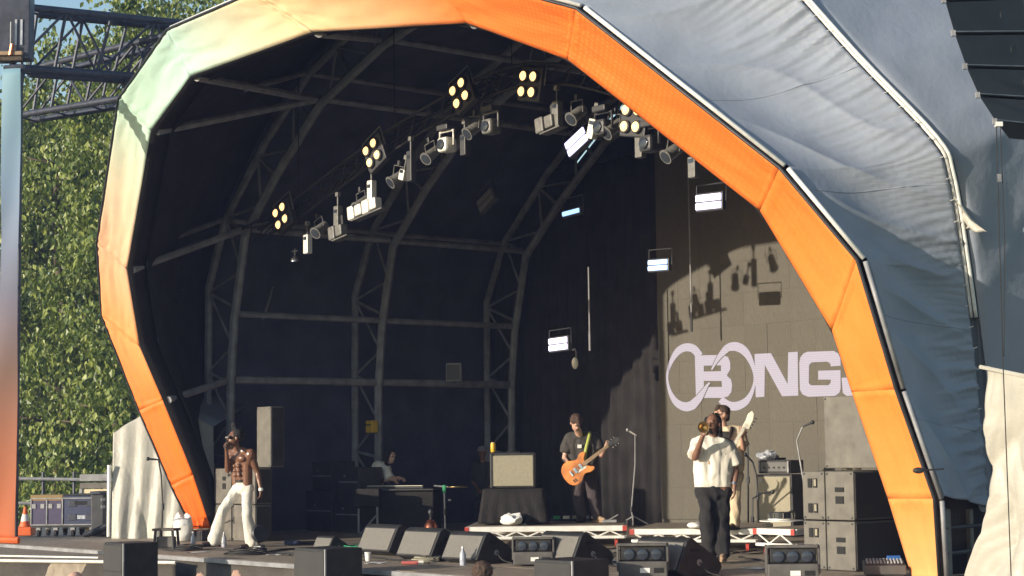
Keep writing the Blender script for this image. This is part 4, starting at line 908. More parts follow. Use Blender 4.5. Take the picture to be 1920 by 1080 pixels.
sheet('banner_cloth', rows, pbn, bn, disp=lambda s, t, p: .03 * nz(p, .9) + .018 * math.sin((s * 6 + t * 1.2) * 2 + 3 * nz(p, .6)) + .006 * nz(p, 3), uvf=lambda s, t: (t, s))
MB().tube((-.28, .05, H + bb.z + .03), (.02, .05, H + bb.z + .03), .04).build('top_bar', 'truss_blue', bn)
MB().tube((-.28, -.02, bb.z + .03), (.06, -.02, bb.z + .02), .05).build('hem_weight', 'orange_cone', bn)
TY = 29.3
tw = thing('banner_tower', 'dark lattice tower behind the hanging banner', 'tower', (at(15, 900, TY).x, TY, -.05), 0)
zt = lambda y: at(22, y, TY).z + .05
TH = zt(-70)
for x in (-.55, 0):
    for y in (0, .5): MB().tube((x, y, 0), (x, y, TH), .035).build('leg', 'truss_blue', tw)
for k in range(14):
    z = .3 + k * (TH - .6) / 13
    MB().tube((-.55, 0, z), (0, 0, z), .02, n=6).build('rung', 'truss_blue', tw); MB().tube((0, 0, z), (0, .5, z + .5), .016, n=6).build('brace', 'truss_blue', tw)
MB().box((.06, -.12, zt(58)), (.56, .3, 1.05)).build('motor_block', 'truss_blue', tw, bevel=.02)
for y, mm in ((108, 'tan'), (118, 'bark')): MB().box((-.02, -.30, zt(y)), (.52, .08, .07)).build('shackle_bar', mm, tw, bevel=.015)
MB().tube((.05, -.33, zt(105)), (.05, -.33, zt(50)), .012).build('chain', 'alu', tw); MB().tube((.05, -.34, zt(112)), (.08, -.34, zt(92)), .035).build('hook', 'copper', tw)
for x in (.12, .21): MB().box((x, -.285, zt(68)), (.035, .006, .42)).build('slot', 'bag', tw)
def boxtruss(tl, tr, bl_, br_, Y0, Y1, depth, label, nb):
    P = lambda q, Y: at(q[0], q[1], Y)
    A, B_, C_, D_ = P(tl, Y0), P(tr, Y1), P(bl_, Y0), P(br_, Y1); o0 = C_.copy()
    t = thing('box_truss', label, 'truss', o0); off = Vector((.15, depth, 0))
    pts = [q - o0 for q in (A, B_, C_, D_)]; A, B_, C_, D_ = pts
    for a, b_ in ((A, B_), (C_, D_), (A + off, B_ + off), (C_ + off, D_ + off)): MB().tube(a, b_, .062, n=10).build('chord', 'truss_blue', t, smooth=R(40))
    for f in (Vector(), off):
        for k in range(nb + 1):
            a, c = A.lerp(B_, k / nb) + f, C_.lerp(D_, k / nb) + f
            MB().tube(a, c, .03, n=7).build('upright', 'truss_blue', t)
            if k < nb:
                a2, c2 = A.lerp(B_, (k + 1) / nb) + f, C_.lerp(D_, (k + 1) / nb) + f
                MB().tube(c if k % 2 == 0 else a, a2 if k % 2 == 0 else c2, .024, n=7).build('diagonal', 'truss_blue', t)
    for k in range(nb + 1):
        MB().tube(A.lerp(B_, k / nb), A.lerp(B_, k / nb) + off, .02, n=6).build('spacer', 'truss_blue', t); MB().tube(C_.lerp(D_, k / nb), C_.lerp(D_, k / nb) + off, .02, n=6).build('spacer', 'truss_blue', t)
boxtruss((36, 12), (370, 46), (20, 126), (330, 148), 29.6, 32.0, .55, 'upper dark box truss running from the tower towards the stage', 4)
boxtruss((45, 132), (330, 62), (32, 217), (300, 172), 33.5, 30.8, .5, 'lower dark box truss crossing behind the upper one', 4)
# tent at the left flank
tn = thing('side_tent', 'cream and grey tent wall standing left of the orange foot', 'tent', fl(215, 1010), 0); o0 = Vector(tn.location)
top = resample([at(x, y, 30.1) - o0 for x, y in ((212, 812), (236, 796), (264, 780), (300, 768), (350, 775), (400, 800))], 70)
bot = resample([at(x, y, 29.7) - o0 for x, y in ((208, 1009), (240, 1014), (290, 1014), (330, 1012), (365, 1012), (402, 1010))], 70)
rows = [[a.lerp(b_, k / 50) for a, b_ in zip(top, bot)] for k in range(51)]
sheet('tent_wall', rows, 'cream_tarp', tn, disp=lambda s, t, p: -(.035 * math.sin(t * 34 + 2 * s + 2 * nz(p, .6)) * (.15 + s * .85) + .05 * ridge(t * 7 - s * 2.2 + 1.2 * nz(p, .6, 4)) * s + .012 * ridge(t * 60 + s * 9 + 2 * nz(p, 1.5)) * s + .005 * nz(p, 5)))
rf = [[p + Vector((.1 * k, .5 * k, .12 * k)) for p in top] for k in range(4)]
sheet('tent_roof', rf, 'skin_tarp', tn)
p = at(205, 872, 29.9) - o0; q = at(204, 1006, 29.9) - o0
MB().tube(p, q, .035).build('tent_post', 'white', tn)
tl = lump('bundled_cloth', 'white bundled cloth bulging beside the orange foot', 'cloth', at(343, 1014, 28.6), (.17, .14, .24), 'white', 3, .28); tl.location.z = 0
fc = thing('flight_case', 'blue and purple flight case on castors beside the tent', 'case', at(58, 1004, 31.0), R(-6)); fc.location.z = -.02
MB().box((.27, .3, .44), (.55, .6, .44)).build('purple_case', 'case_purple', fc, bevel=.01); MB().box((.86, .3, .45), (.60, .6, .50)).build('blue_case', 'case_blue', fc, bevel=.01)
MB().box((.27, .27, .67), (.57, .55, .10)).build('brown_lid', 'case_brown', fc, bevel=.01); MB().box((.86, .3, .715), (.62, .62, .03)).build('lid', 'steel_dark', fc, bevel=.01)
for x in (.0, .275, .55, 1.16):
    MB().box((x, -.005, .44), (.02, .02, .46)).build('corner_strip', 'alu', fc)
for z in (.215, .66): MB().box((.58, -.006, z), (1.17, .018, .02)).build('edge_strip', 'alu', fc)
for x in (.05, .2, .34, .49): MB().box((x, -.006, .53), (.07, .012, .08)).build('latch', 'alu', fc, bevel=.008)
for x, z in ((.72, .57), (1.02, .57), (.72, .34), (1.02, .34)): MB().box((x, -.004, z), (.14, .012, .11)).build('recess', 'truss_blue', fc, bevel=.01)
MB().box((.88, -.006, .34), (.14, .01, .06)).build('name_plate', 'bag', fc); MB().box((.87, -.006, .58), (.22, .012, .06)).build('grip', 'hole', fc)
MB().box((.58, .3, .19), (1.15, .56, .04)).build('dolly_board', 'steel_dark', fc)
for x in (.12, .42, .72, 1.05):
    for y in (.06, .5): MB().lathe([(.065, -.02), (.065, .02)], (x, y, .08), (1, 0, 0), 14).build('castor', 'rubber', fc, smooth=R(40)); MB().box((x, y, .14), (.07, .08, .05)).build('castor_fork', 'alu', fc)
cn = thing('traffic_cone', 'orange and white traffic cone behind the flight case', 'cone', at(47, 985, 31.6), 0); cn.location.z = .15
MB().lathe([(.10, .0), (.075, .09)], n=16).build('lower_band', 'orange_cone', cn, smooth=R(40)); MB().lathe([(.075, .09), (.05, .21)], n=16).build('white_band', 'white', cn, smooth=R(40)); MB().lathe([(.05, .21), (.02, .34)], n=16).build('tip', 'orange_cone', cn, smooth=R(40)); MB().box((0, 0, -.08), (.3, .3, .15)).build('base', 'orange_cone', cn, bevel=.02)
fn = thing('guard_rail', 'grey tube guard rail in front of the trees', 'railing', at(20, 980, 33.0), 0); o0 = Vector(fn.location)
for y in (897, 943): MB().tube(at(5, y, 33) - o0, at(212, y + 3, 33) - o0, .03).build('rail', 'alu', fn)
for x in (20, 81, 139, 200): MB().tube(at(x, 885, 33.1) - o0, at(x, 985, 33.1) - o0, .03).build('post', 'truss_blue', fn)
pn = thing('panel_frame', 'pale framed board standing against the guard rail', 'board', at(178, 1000, 31.8), R(-4)); pn.location.z = .0
z0, z1 = at(178, 968, 31.8).z, at(178, 889, 31.8).z
MB().box((0, 0, z1 - .06), (.54, .05, .12)).build('top_rail', 'alu', pn, bevel=.006); MB().box((0, .0, z1 - .2), (.54, .04, .10)).build('second_rail', 'cab_paint', pn, bevel=.006)
for x in (-.25, .25): MB().box((x, 0, (z1 - .25) / 2), (.05, .05, z1 - .25)).build('side_rail', 'alu', pn, bevel=.006)
MB().box((0, .01, z1 - .62), (.45, .02, .72)).build('cream_board', 'cream_panel', pn)
tk = thing('black_trunk', 'black equipment trunk beside the tent post', 'trunk', at(188, 1004, 30.6), R(-8)); tk.location.z = 0
MB().box((0, .2, .36), (.34, .4, .70)).build('trunk_body', 'steel_dark', tk, bevel=.02); MB().box((0, .18, .73), (.36, .42, .05)).build('lid', 'truss_blue', tk, bevel=.01)
for z in (.5, .62): MB().box((.05, -.006, z), (.08, .014, .05)).build('latch', 'alu', tk)
MB().tube((.17, -.02, .2), (-.25, -.1, .02), .05).build('hose', 'steel_dark', tk)

# ------------------------------------------------------------------ line array at the top right
AY = 15.6
edge = [(1757, -60), (1772, 2), (1790, 64), (1812, 126), (1836, 180), (1868, 229)]
E3 = [at(x, y, AY) for x, y in edge]
la = thing('line_array', 'dark hanging line array of loudspeakers at the top right', 'speaker array', E3[-1], 0)
for k in range(5):
    a, b_ = E3[k] - E3[-1], E3[k + 1] - E3[-1]
    sl_a, sl_b = .055 + .014 * (4 - k), .055 + .014 * (3 - k)
    d = Vector((.80, .55, 0)); e = (b_ - a).normalized() * .008
    A0, A1 = a + e, a + e + d * 1.05 + Vector((0, 0, .20 - .035 * k)); B0, B1 = b_ - e, b_ - e + d * 1.05 + Vector((0, 0, .20 - .035 * (k + 1)))
    off = Vector((.36, .90, 0)); mb = MB()
    mb.add([A0, A1, B1, B0, A0 + off, A1 + off, B1 + off, B0 + off], [(0, 3, 2, 1), (4, 5, 6, 7), (0, 1, 5, 4), (1, 2, 6, 5), (2, 3, 7, 6), (3, 0, 4, 7)])
    c = mb.build('array_cabinet', 'grille' if False else 'dark_grille', la, bevel=.01)
    MB().tube(B0 + Vector((.0, -.02, .01)), B1 + Vector((0, -.02, .01)), .006, n=5).build('joint_edge', 'alu', c)
    MB().box(B0 + Vector((-.01, 0, 0)), (.035, .035, .05)).build('rigging_pin', 'alu', c)
    ctr = (A0 + A1 + B0 + B1) / 4 + Vector((.12, -.035, 0)); MB().lathe([(.045, 0), (.045, .006)], ctr, Vector((.55, -.80, 0)), 16).build('emblem_disc', 'black_paint', c)
MB().box((.02, 0, -.02), (.06, .05, .04)).build('shackle', 'alu_bright', la)
wr = thing('tether_ropes', 'pair of thin dark ropes hanging below the line array', 'rope', E3[-1] + Vector((0, 0, -.04)), 0)
q = at(1897, 1110, 15.6) - Vector(wr.location)
MB().path([(0, 0, 0), q * .5 + Vector((-.01, 0, 0)), q], .005, 5).build('rope', 'cable', wr)
MB().path([(.035, 0, 0), q * .25 + Vector((.04, 0, 0)), q * .5 + Vector((0, 0, 0))], .004, 5).build('rope', 'cable', wr); MB().box(q * .113 + Vector((.01, 0, 0)), (.03, .03, .07)).build('rope_clip', 'alu', wr)
bm_ = thing('clip_microphone', 'small dark clip lamp on a thin arm at the orange rim', 'lamp', onp(1728, 882, -.55, 10), 0)
MB().tube((0, 0, 0), (.22, .05, .01), .008).build('arm', 'steel_dark', bm_); MB().ell((-.03, 0, 0), (.055, .03, .03)).build('head', 'black_paint', bm_, smooth=True)

# ------------------------------------------------------------------ people
def vox(mb, name, m, parent, voxel=.009, smooth=6, disp=None):
    me = bpy.data.meshes.new(name); me.from_pydata(mb.v, [], mb.f); o = bpy.data.objects.new(name, me); col.objects.link(o)
    r = o.modifiers.new('r', 'REMESH'); r.mode = 'VOXEL'; r.voxel_size = voxel
    s = o.modifiers.new('s', 'SMOOTH'); s.iterations = smooth; s.factor = .5
    dg = bpy.context.evaluated_depsgraph_get(); dg.update(); m2 = bpy.data.meshes.new_from_object(o.evaluated_get(dg))
    bpy.data.objects.remove(o); bpy.data.meshes.remove(me); m2.name = name
    if disp:
        ns = [v.normal.copy() for v in m2.vertices]
        for v, nn in zip(m2.vertices, ns): v.co += nn * disp(v.co)
    for p in m2.polygons: p.use_smooth = True
    m2.materials.clear(); m2.materials.append(M[m]); o = bpy.data.objects.new(name, m2); col.objects.link(o); o.parent = parent; return o
def trim(o, co, no):
    bm = bmesh.new(); bm.from_mesh(o.data); bmesh.ops.bisect_plane(bm, geom=bm.verts[:] + bm.edges[:] + bm.faces[:], plane_co=co, plane_no=no, clear_inner=True); bm.to_mesh(o.data); bm.free()
    s = o.modifiers.new('solid', 'SOLIDIFY'); s.thickness = .006; s.offset = -1; return o
def cap(mb, a, b, r0, r1=None): mb.tube(a, b, r0, r0 if r1 is None else r1, n=12, dome=True)
def hand(mb, wr, d, nrm, thumb, curl=.5, sc=1.0):
    d = Vector(d).normalized(); nrm = Vector(nrm); nrm = (nrm - d * nrm.dot(d)).normalized(); s = d.cross(nrm).normalized() * thumb
    wr = Vector(wr)
    for k in (-1, 0, 1): cap(mb, wr + s * .008 * k, wr + d * .085 * sc + s * .024 * k, .019, .016)
    for k, L in enumerate((.070, .080, .075, .058)):
        b0 = wr + d * .092 * sc + s * (.034 - .0225 * k); c1 = curl * .9; c2 = curl * 2.0
        m1 = b0 + (d * math.cos(c1) + nrm * math.sin(c1)) * L * .5 * sc; e = m1 + (d * math.cos(c2) + nrm * math.sin(c2)) * L * .5 * sc
        cap(mb, b0, m1, .0095, .009); cap(mb, m1, e, .009, .0075)
    t0 = wr + d * .03 + s * .03; t1 = t0 + (d * .7 + s * .75 + nrm * .3).normalized() * .042; t2 = t1 + (d * .9 + s * .1 + nrm * (.3 + curl)).normalized() * .036
    cap(mb, t0, t1, .013, .011); cap(mb, t1, t2, .011, .009)
def wr_fn(amp, sc, o=0): return lambda c: amp * (1 - 2.2 * abs(nz((c[0] * 1.4, c[1] * 1.4, c[2] * .8), sc, o))) + amp * .5 * nz(c, sc * 2.3, o + 3)
def head(mb, c, face, up, sc=1.0):
    f = Vector(face).normalized(); u = Vector(up); u = (u - f * u.dot(f)).normalized(); s = f.cross(u); c = Vector(c)
    rot = Matrix((s, f, u)).transposed()
    mb.ell(c + u * .02 * sc - f * .012, (.073 * sc, .092 * sc, .095 * sc), rot); mb.ell(c - u * .03 * sc + f * .02, (.058 * sc, .07 * sc, .085 * sc), rot)
    cap(mb, c - u * .085 * sc + f * .045, c - u * .075 * sc + f * .06, .03 * sc, .025 * sc)
    cap(mb, c + f * .083 * sc + u * .02, c + f * .102 * sc - u * .018, .010, .014); cap(mb, c + f * .078 + u * .038 + s * .03, c + f * .078 + u * .038 - s * .03, .014)
    cap(mb, c + f * .084 - u * .047 + s * .018, c + f * .084 - u * .047 - s * .018, .009); cap(mb, c + f * .082 - u * .06 + s * .014, c + f * .082 - u * .06 - s * .014, .010)
    for k in (-1, 1): mb.ell(c + s * .076 * sc * k - f * .008, (.012, .024, .034), rot)
    return f, u, s
def eyes(t, c, f, u, s):
    mb = MB()
    for k in (-1, 1): mb.ell(Vector(c) + f * .079 + u * .008 + s * .030 * k, (.012, .012, .007))
    mb.build('eyes', 'shades', t, smooth=True); MB().ell(Vector(c) + f * .088 - u * .053, (.022, .010, .004)).build('mouth', 'leather', t, smooth=True)
def limb_body(mb, J, k, fat=1.0, arm=1.0):
    """J in metres: hl hr kl kr al ar (hips, knees, ankles), sl sr el er wl wr (arms), pel, ch, nk"""
    for a in 'lr':
        h, kn, an = J['h' + a], J['k' + a], J['a' + a]; cap(mb, h, kn, .078 * fat * k, .052 * k); cap(mb, kn, an, .053 * k, .034 * k)
        m = kn.lerp(an, .3); cap(mb, m, kn.lerp(an, .45), .055 * k, .05 * k)
        s, e, w = J['s' + a], J['e' + a], J['w' + a]; cap(mb, s, e, .050 * arm, .038 * arm); cap(mb, e, w, .039 * arm, .026 * arm); cap(mb, e.lerp(w, .12), e.lerp(w, .35), .041 * arm, .036 * arm)
        cap(mb, h, s.lerp(J['ch'], .35), .10 * fat * k, .10 * fat * k)
        cap(mb, s, J['nk'], .055, .05)
    cap(mb, J['hl'], J['hr'], .10 * fat * k); cap(mb, J['pel'], J['ch'], .115 * fat * k, .125 * fat * k); cap(mb, J['sl'].lerp(J['ch'], .3), J['sr'].lerp(J['ch'], .3), .105 * fat * k)
    cap(mb, J['nk'] - (J['nk'] - J['ch']) * .25, J['hd'] - Vector((0, 0, .05)), .055, .05)
def shoe(t, an, d, m='leather', sole='rubber', lift=0):
    d = Vector(d); d.z = 0; d.normalize(); a = Vector((an.x, an.y, an.z - .085 + lift)); mb = MB()
    cap(mb, a - d * .055 + Vector((0, 0, .04)), a + d * .07 + Vector((0, 0, .038)), .042, .040); cap(mb, a + d * .05 + Vector((0, 0, .03)), a + d * .17 + Vector((0, 0, .025)), .040, .030); cap(mb, a + Vector((0, 0, .05)), a + Vector((0, 0, .10)), .045, .042)
    o = vox(mb, 'shoe', m, t, .012, 4); s = d.cross(Vector((0, 0, 1))); mb = MB()
    P = [(-.09, -.035), (-.10, 0), (-.09, .035), (.05, .042), (.16, .036), (.20, 0), (.16, -.036), (.05, -.042)]
    mb.prism(P, 0, .018, lambda x, y, z: a + d * x + s * y + Vector((0, 0, z - .012))); mb.build('sole', sole, o); return o
def joints(root, Y0, spec):
    J = {}
    for k, v in spec.items(): J[k] = at(v[0], v[1], Y0 + v[2]) - root
    return J
def tee(J, t, m, fat, k=1.0, sleeve=.62, hem=.0, amp=.010, loose=1.0, seed=0):
    mb = MB(); ax = (J['ch'] - J['pel']).normalized()
    for a in 'lr':
        s, e, h = J['s' + a], J['e' + a], J['h' + a]
        mb.tube(s, s.lerp(e, sleeve), .066 * loose, .074 * loose, n=14); mb.ell(s, (.068 * loose,) * 3); cap(mb, h, s.lerp(J['ch'], .35), .118 * fat, .115 * fat); cap(mb, s, J['nk'], .062, .055)
    cap(mb, J['pel'], J['ch'], .135 * fat, .14 * fat); cap(mb, J['sl'].lerp(J['ch'], .3), J['sr'].lerp(J['ch'], .3), .12 * fat)
    o = vox(mb, 'shirt', m, t, .011, 4, wr_fn(amp, 5.5, seed)); return trim(o, J['pel'] + ax * hem, ax)
def trousers(J, t, m, fat=1.0, flare=.065, amp=.009, seed=0, knee=.066):
    mb = MB()
    for a in 'lr':
        h, kn, an = J['h' + a], J['k' + a], J['a' + a]; cap(mb, h, kn, .096 * fat, knee); cap(mb, kn, an + Vector((0, 0, .0)), knee, flare)
    cap(mb, J['hl'], J['hr'], .115 * fat); cap(mb, J['pel'] - (J['ch'] - J['pel']) * .1, J['pel'], .118 * fat)
    ax = (J['ch'] - J['pel']).normalized(); o = vox(mb, 'trousers', m, t, .012, 5, wr_fn(amp, 7, seed)); return trim(o, J['pel'] + ax * .035, -ax)

# the bare chested singer
root = fl(445, 1027); Y0 = root.y
sg = thing('person', 'bare chested singer in white flared trousers walking left with a microphone', 'person', root, 0, 'band members')
J = joints(root, Y0, dict(hd=(440, 822, -.04), nk=(448, 842, 0), ch=(451, 860, .0), pel=(455, 903, .03), sl=(433, 851, .10), sr=(470, 852, -.10), el=(427, 882, .0), wl=(425, 846, -.16),
                          er=(483, 886, -.06), wr=(489, 917, -.12), hl=(446, 916, .06), hr=(464, 916, -.02), kl=(417, 958, -.06), al=(402, 1012, -.02), kr=(463, 966, -.08), ar=(473, 1016, .06)))
mb = MB(); limb_body(mb, J, .94, .80, 1.08); ax_ = (J['ch'] - J['pel']).normalized()
for i_ in range(3):
    for d_ in (-1, 1): mb.ell(J['pel'] + ax_ * (.10 + .065 * i_) + Vector((-.055, -.075, 0)) + Vector((.030, -.022, 0)) * d_, (.034, .028, .030))
for d_ in (-1, 1): mb.ell(J['ch'] + Vector((-.045, -.055, .005)) + Vector((.075, -.055, 0)) * d_, (.085, .055, .055), Matrix.Rotation(-.63, 3, 'Z'))

cap(mb, J['sl'], J['sl'].lerp(J['pel'], .55), .075, .06); cap(mb, J['sr'], J['sr'].lerp(J['pel'], .5), .085, .06); mb.ell(J['sr'], (.066, .066, .06)); mb.ell(J['sl'], (.062, .062, .06)); cap(mb, J['sr'].lerp(J['er'], .3), J['sr'].lerp(J['er'], .65), .056, .050); cap(mb, J['sl'].lerp(J['el'], .3), J['sl'].lerp(J['el'], .7), .055, .048)
f, u, s = head(mb, J['hd'], (-.88, -.45, -.02), (.02, 0, 1), 1.08)
hand(mb, J['wl'], (-.15, -.2, 1), (.6, -.5, .2), 1, .85); hand(mb, J['wr'], (.05, -.1, -1), (-.8, .2, 0), 1, .6)
vox(mb, 'body', 'skin_dark', sg, .0085, 5); eyes(sg, J['hd'], f, u, s)
trousers(J, sg, 'denim_white', .82, .098, .008, 3, .068)
MB().lathe([(.112, -.02), (.112, .02)], J['pel'] + Vector((0, 0, .02)), (J['ch'] - J['pel']), 20).build('belt', 'leather', sg, smooth=R(40))
for a in 'lr': shoe(sg, J['a' + a], (-.5, -.3, 0), 'leather')
mb = MB(); c = J['hd']
mb.ell(c + u * .05 - f * .045, (.10, .10, .095)); cap(mb, c + u * .13 - f * .0, c + u * .21 + f * .01, .04, .03); cap(mb, c + u * .08 - f * .08, c + u * .085 - f * .16 , .038, .02); cap(mb, c - f * .08, c - f * .07 - u * .11, .05, .04); cap(mb, c - f * .05 + u * .12, c - f * .11 + u * .15, .03, .018)
vox(mb, 'hair', 'hair_black', sg, .010, 2, wr_fn(.009, 26))
MB().box(c + f * .092 + u * .016, (.05, .155, .042), Matrix.Rotation(math.atan2(f.y, f.x), 3, 'Z')).build('sunglasses', 'shades', sg, bevel=.012)
MB().box(c + f * .119 + u * .018, (.006, .13, .022), Matrix.Rotation(math.atan2(f.y, f.x), 3, 'Z')).build('glasses_shine', 'chrome', sg, bevel=.004)
cap(mb := MB(), c - u * .085 + f * .055, c - u * .06 + f * .08, .03, .02); vox(mb, 'beard', 'hair_black', sg, .009, 2)
MB().tube(J['wr'] + Vector((0, 0, .015)), J['wr'] + Vector((.002, -.004, -.025)), .034).build('wristband', 'white', sg)
mk = thing('hand_microphone', 'hand microphone held to the mouth of the bare chested singer', 'microphone', root + J['wl'] + Vector((.0, -.03, .09)), 0)
d = (J['hd'] + f * .11 - u * .055 - (J['wl'] + Vector((.0, -.03, .09)))).normalized(); L = (J['hd'] + f * .13 - u * .05 - (J['wl'] + Vector((.0, -.03, .09)))).length
MB().tube(d * -.14, d * (L - .05), .014, .02).build('handle', 'chrome', mk, smooth=R(40)); MB().ell(d * (L - .03), (.028, .028, .03)).build('mic_grille', 'steel_dark', mk, smooth=True)

# the trumpet player
root = fl(1345, 1056); Y0 = root.y
tp = thing('person', 'trumpet player in a loose white T-shirt and black trousers at the front', 'person', root, 0, 'band members')
J = joints(root, Y0, dict(hd=(1337, 796, -.02), nk=(1338, 822, .02), ch=(1338, 842, .04), pel=(1339, 908, .04), sl=(1308, 834, .05), sr=(1366, 837, .02), el=(1303, 858, -.12), wl=(1317, 819, -.28),
                          er=(1380, 882, .02), wr=(1377, 912, -.05), hl=(1324, 922, .04), hr=(1352, 922, .04), kl=(1326, 978, -.02), al=(1331, 1038, .04), kr=(1354, 980, .06), ar=(1356, 1036, -.04)))
mb = MB(); limb_body(mb, J, 1.06, 1.1, 1.08)
f, u, s = head(mb, J['hd'], (-.50, -.86, .02), (.02, 0, 1), 1.1)
hand(mb, J['wl'], (.25, .1, 1), (.5, .5, .1), -1, .75); hand(mb, J['wr'], (-.02, -.12, -1), (-.8, .1, 0), 1, .45)
vox(mb, 'body', 'skin_brown', tp, .0085, 5); eyes(tp, J['hd'], f, u, s)
J2 = dict(J); tee(J2, tp, 'shirt_white', 1.06, sleeve=.80, loose=1.22, amp=.013, seed=2, hem=-.03)
trousers(J, tp, 'trouser_black', 1.12, .075, .012, 6, .086)
shoe(tp, J['al'], (-.4, -.9, 0), 'leather', 'tan'); shoe(tp, J['ar'], (-.2, -1, 0), 'tan', 'tan')
mb = MB(); c = J['hd']; mb.ell(c + u * .035 - f * .03, (.088, .088, .088)); 
for k in range(7):
    a = -.4 + k * .45; o1 = -f * .05 * math.cos(a) - f * .03 + s * .085 * math.sin(a * .9); cap(mb, c + u * .06 + o1, c - u * .12 + o1 * 1.15, .028, .022)
for k in range(3): cap(mb, c + u * .05 + Vector((.07, -.01 + .03 * k, 0)), c - u * .13 + Vector((.085, -.04 + .03 * k, 0)), .026, .022)
vox(mb, 'hair', 'hair_black', tp, .010, 2, wr_fn(.007, 24))
MB().lathe([(.036, -.014), (.036, .014)], J['wr'] + Vector((0, 0, .03)), (J['wr'] - J['er']), 16).build('wristwatch', 'chrome', tp, smooth=R(40))
cap(mb := MB(), c - u * .09 + f * .05, c - u * .075 + f * .075, .032, .026); vox(mb, 'beard', 'hair_black', tp, .009, 2)
tr_ = thing('trumpet', 'brass trumpet raised to the mouth of the player in white', 'trumpet', root + J['wl'] + Vector((.02, 0, .08)), 0)
o0 = J['wl'] + Vector((.02, 0, .08)); mouth = c + f * .105 - u * .05 - o0; bell = at(1319, 801, Y0 - .50) - root - o0; dd = (bell - mouth).normalized(); sd_ = dd.cross(Vector((0, 0, 1))).normalized(); up = sd_.cross(dd)
MB().lathe([(.010, 0), (.011, .10), (.014, .18), (.024, .25), (.040, .29), (.064, .315), (.066, .318), (.06, .314), (.036, .285), (.018, .23)], mouth + dd * ((bell - mouth).length - .318), dd, 20).build('bell', 'brass', tr_, smooth=R(60))
MB().tube(mouth, mouth + dd * ((bell - mouth).length - .3), .008).build('lead_pipe', 'brass', tr_, smooth=True); MB().lathe([(.013, 0), (.008, .03)], mouth, dd, 12).build('mouthpiece', 'chrome', tr_, smooth=R(40))
MB().path([mouth + dd * .06 - up * .0, mouth + dd * .05 - up * .045, mouth + dd * .08 - up * .06, mouth + dd * .28 - up * .06, mouth + dd * .31 - up * .03, mouth + dd * .28], .007, 8).build('slide_loop', 'brass', tr_, smooth=True)
for k in range(3): v = MB().tube(mouth + dd * (.15 + .027 * k) - up * .07, mouth + dd * (.15 + .027 * k) + up * .03, .011).build('valve', 'brass', tr_, smooth=R(40)); MB().tube(mouth + dd * (.15 + .027 * k) + up * .03, mouth + dd * (.15 + .027 * k) + up * .05, .007).build('finger_button', 'ivory', v)

# guitars
def guitar(name, label, cat, o0, body, headp, face, parts, m, sc=1.0, bass=False):
    t = thing(name, label, cat, o0, 0); x = (headp - body).normalized(); L = (headp - body).length; nf = Vector(face); nf = (nf - x * nf.dot(x)).normalized(); y = nf.cross(x).normalized(); B0 = body - o0
    if y.z < 0: pass
    out = [(-.22, 0), (-.20, .10), (-.13, .165), (-.04, .165), (.03, .125), (.08, .115), (.14, .15), (.20, .145), (.215, .11), (.17, .075), (.15, .04), (.15, -.04), (.17, -.075), (.205, -.10), (.19, -.135), (.13, -.14), (.07, -.115), (.02, -.125), (-.05, -.17), (-.14, -.165), (-.205, -.10)]
    if bass: out = [(-.20, 0), (-.19, .10), (-.12, .155), (-.02, .14), (.05, .115), (.12, .13), (.22, .155), (.28, .14), (.25, .09), (.17, .05), (.16, -.04), (.19, -.08), (.23, -.11), (.20, -.14), (.12, -.13), (.04, -.115), (-.04, -.14), (-.13, -.165), (-.19, -.10)]
    cv = catmull([(a * sc, b * sc, 0) for a, b in out + out[:1]], 3)[:-1]
    fn = lambda a, b, d: B0 + x * a + y * b + nf * d
    MB().prism([(p.x, p.y) for p in cv], -.02, .022, fn).build('guitar_body', m, t, bevel=.008, smooth=R(35))
    nx0, nx1 = .10 * sc, L - .12
    MB().prism([(nx0, -.026), (nx1, -.021), (nx1, .021), (nx0, .026)], .012, .034, fn).build('neck', 'wood_neck', t, bevel=.004); MB().prism([(nx0, -.027), (nx1, -.021), (nx1, .021), (nx0, .027)], .035, .041, fn).build('fretboard', 'ivory' if bass else 'wood_neck', t)
    hd = [(L - .12, -.02), (L - .10, -.04), (L + .05, -.045), (L + .07, .0), (L + .04, .035), (L - .10, .035), (L - .12, .02)]
    if bass: hd = [(L - .14, -.022), (L - .10, -.06), (L + .02, -.05), (L + .10, -.02), (L + .12, .02), (L + .06, .045), (L - .02, .03), (L - .10, .03), (L - .14, .022)]
    h = MB().prism(hd, .004, .022, fn).build('headstock', 'ivory' if bass else 'black_paint', t, bevel=.004)
    for k in range(4 if bass else 6):
        a = L - .08 + .045 * (k if bass else k % 3); b_ = (-.075 if bass else (-.06 if k < 3 else .05)); MB().tube(fn(a, b_ * .8, .012), fn(a, b_ * 1.15, .012), .009).build('tuner', 'chrome', h)
    MB().prism([(-.02 * sc, -.05), (.10 * sc, -.06), (.14 * sc, -.035), (.02 * sc, -.02)], .024, .028, fn).build('pickguard', 'ivory', t)
    for a in ((-.03, .06) if not bass else (.0,)): MB().prism([(a * sc - .018, -.037), (a * sc + .018, -.037), (a * sc + .018, .037), (a * sc - .018, .037)], .024, .036, fn).build('pickup', 'chrome', t)
    MB().prism([(-.11 * sc, -.04), (-.09 * sc, -.04), (-.09 * sc, .04), (-.11 * sc, .04)], .024, .038, fn).build('bridge', 'chrome', t)
    for k in range(4): MB().tube(fn((-.10 - .03 * (k % 2)) * sc, (-.09 - .025 * (k // 2)) * sc, .02), fn((-.10 - .03 * (k % 2)) * sc, (-.09 - .025 * (k // 2)) * sc, .036), .010).build('knob', 'black_paint', t)
    mb = MB()
    for k in range(4 if bass else 6): b_ = -.017 + .034 * k / (3 if bass else 5); mb.tube(fn(-.10 * sc, b_ * 1.4, .042), fn(L - .06, b_, .044), .0012, n=4)
    mb.build('strings', 'chrome', t)
    return fn, L
root = fl(1103, 979, .305); Y0 = root.y
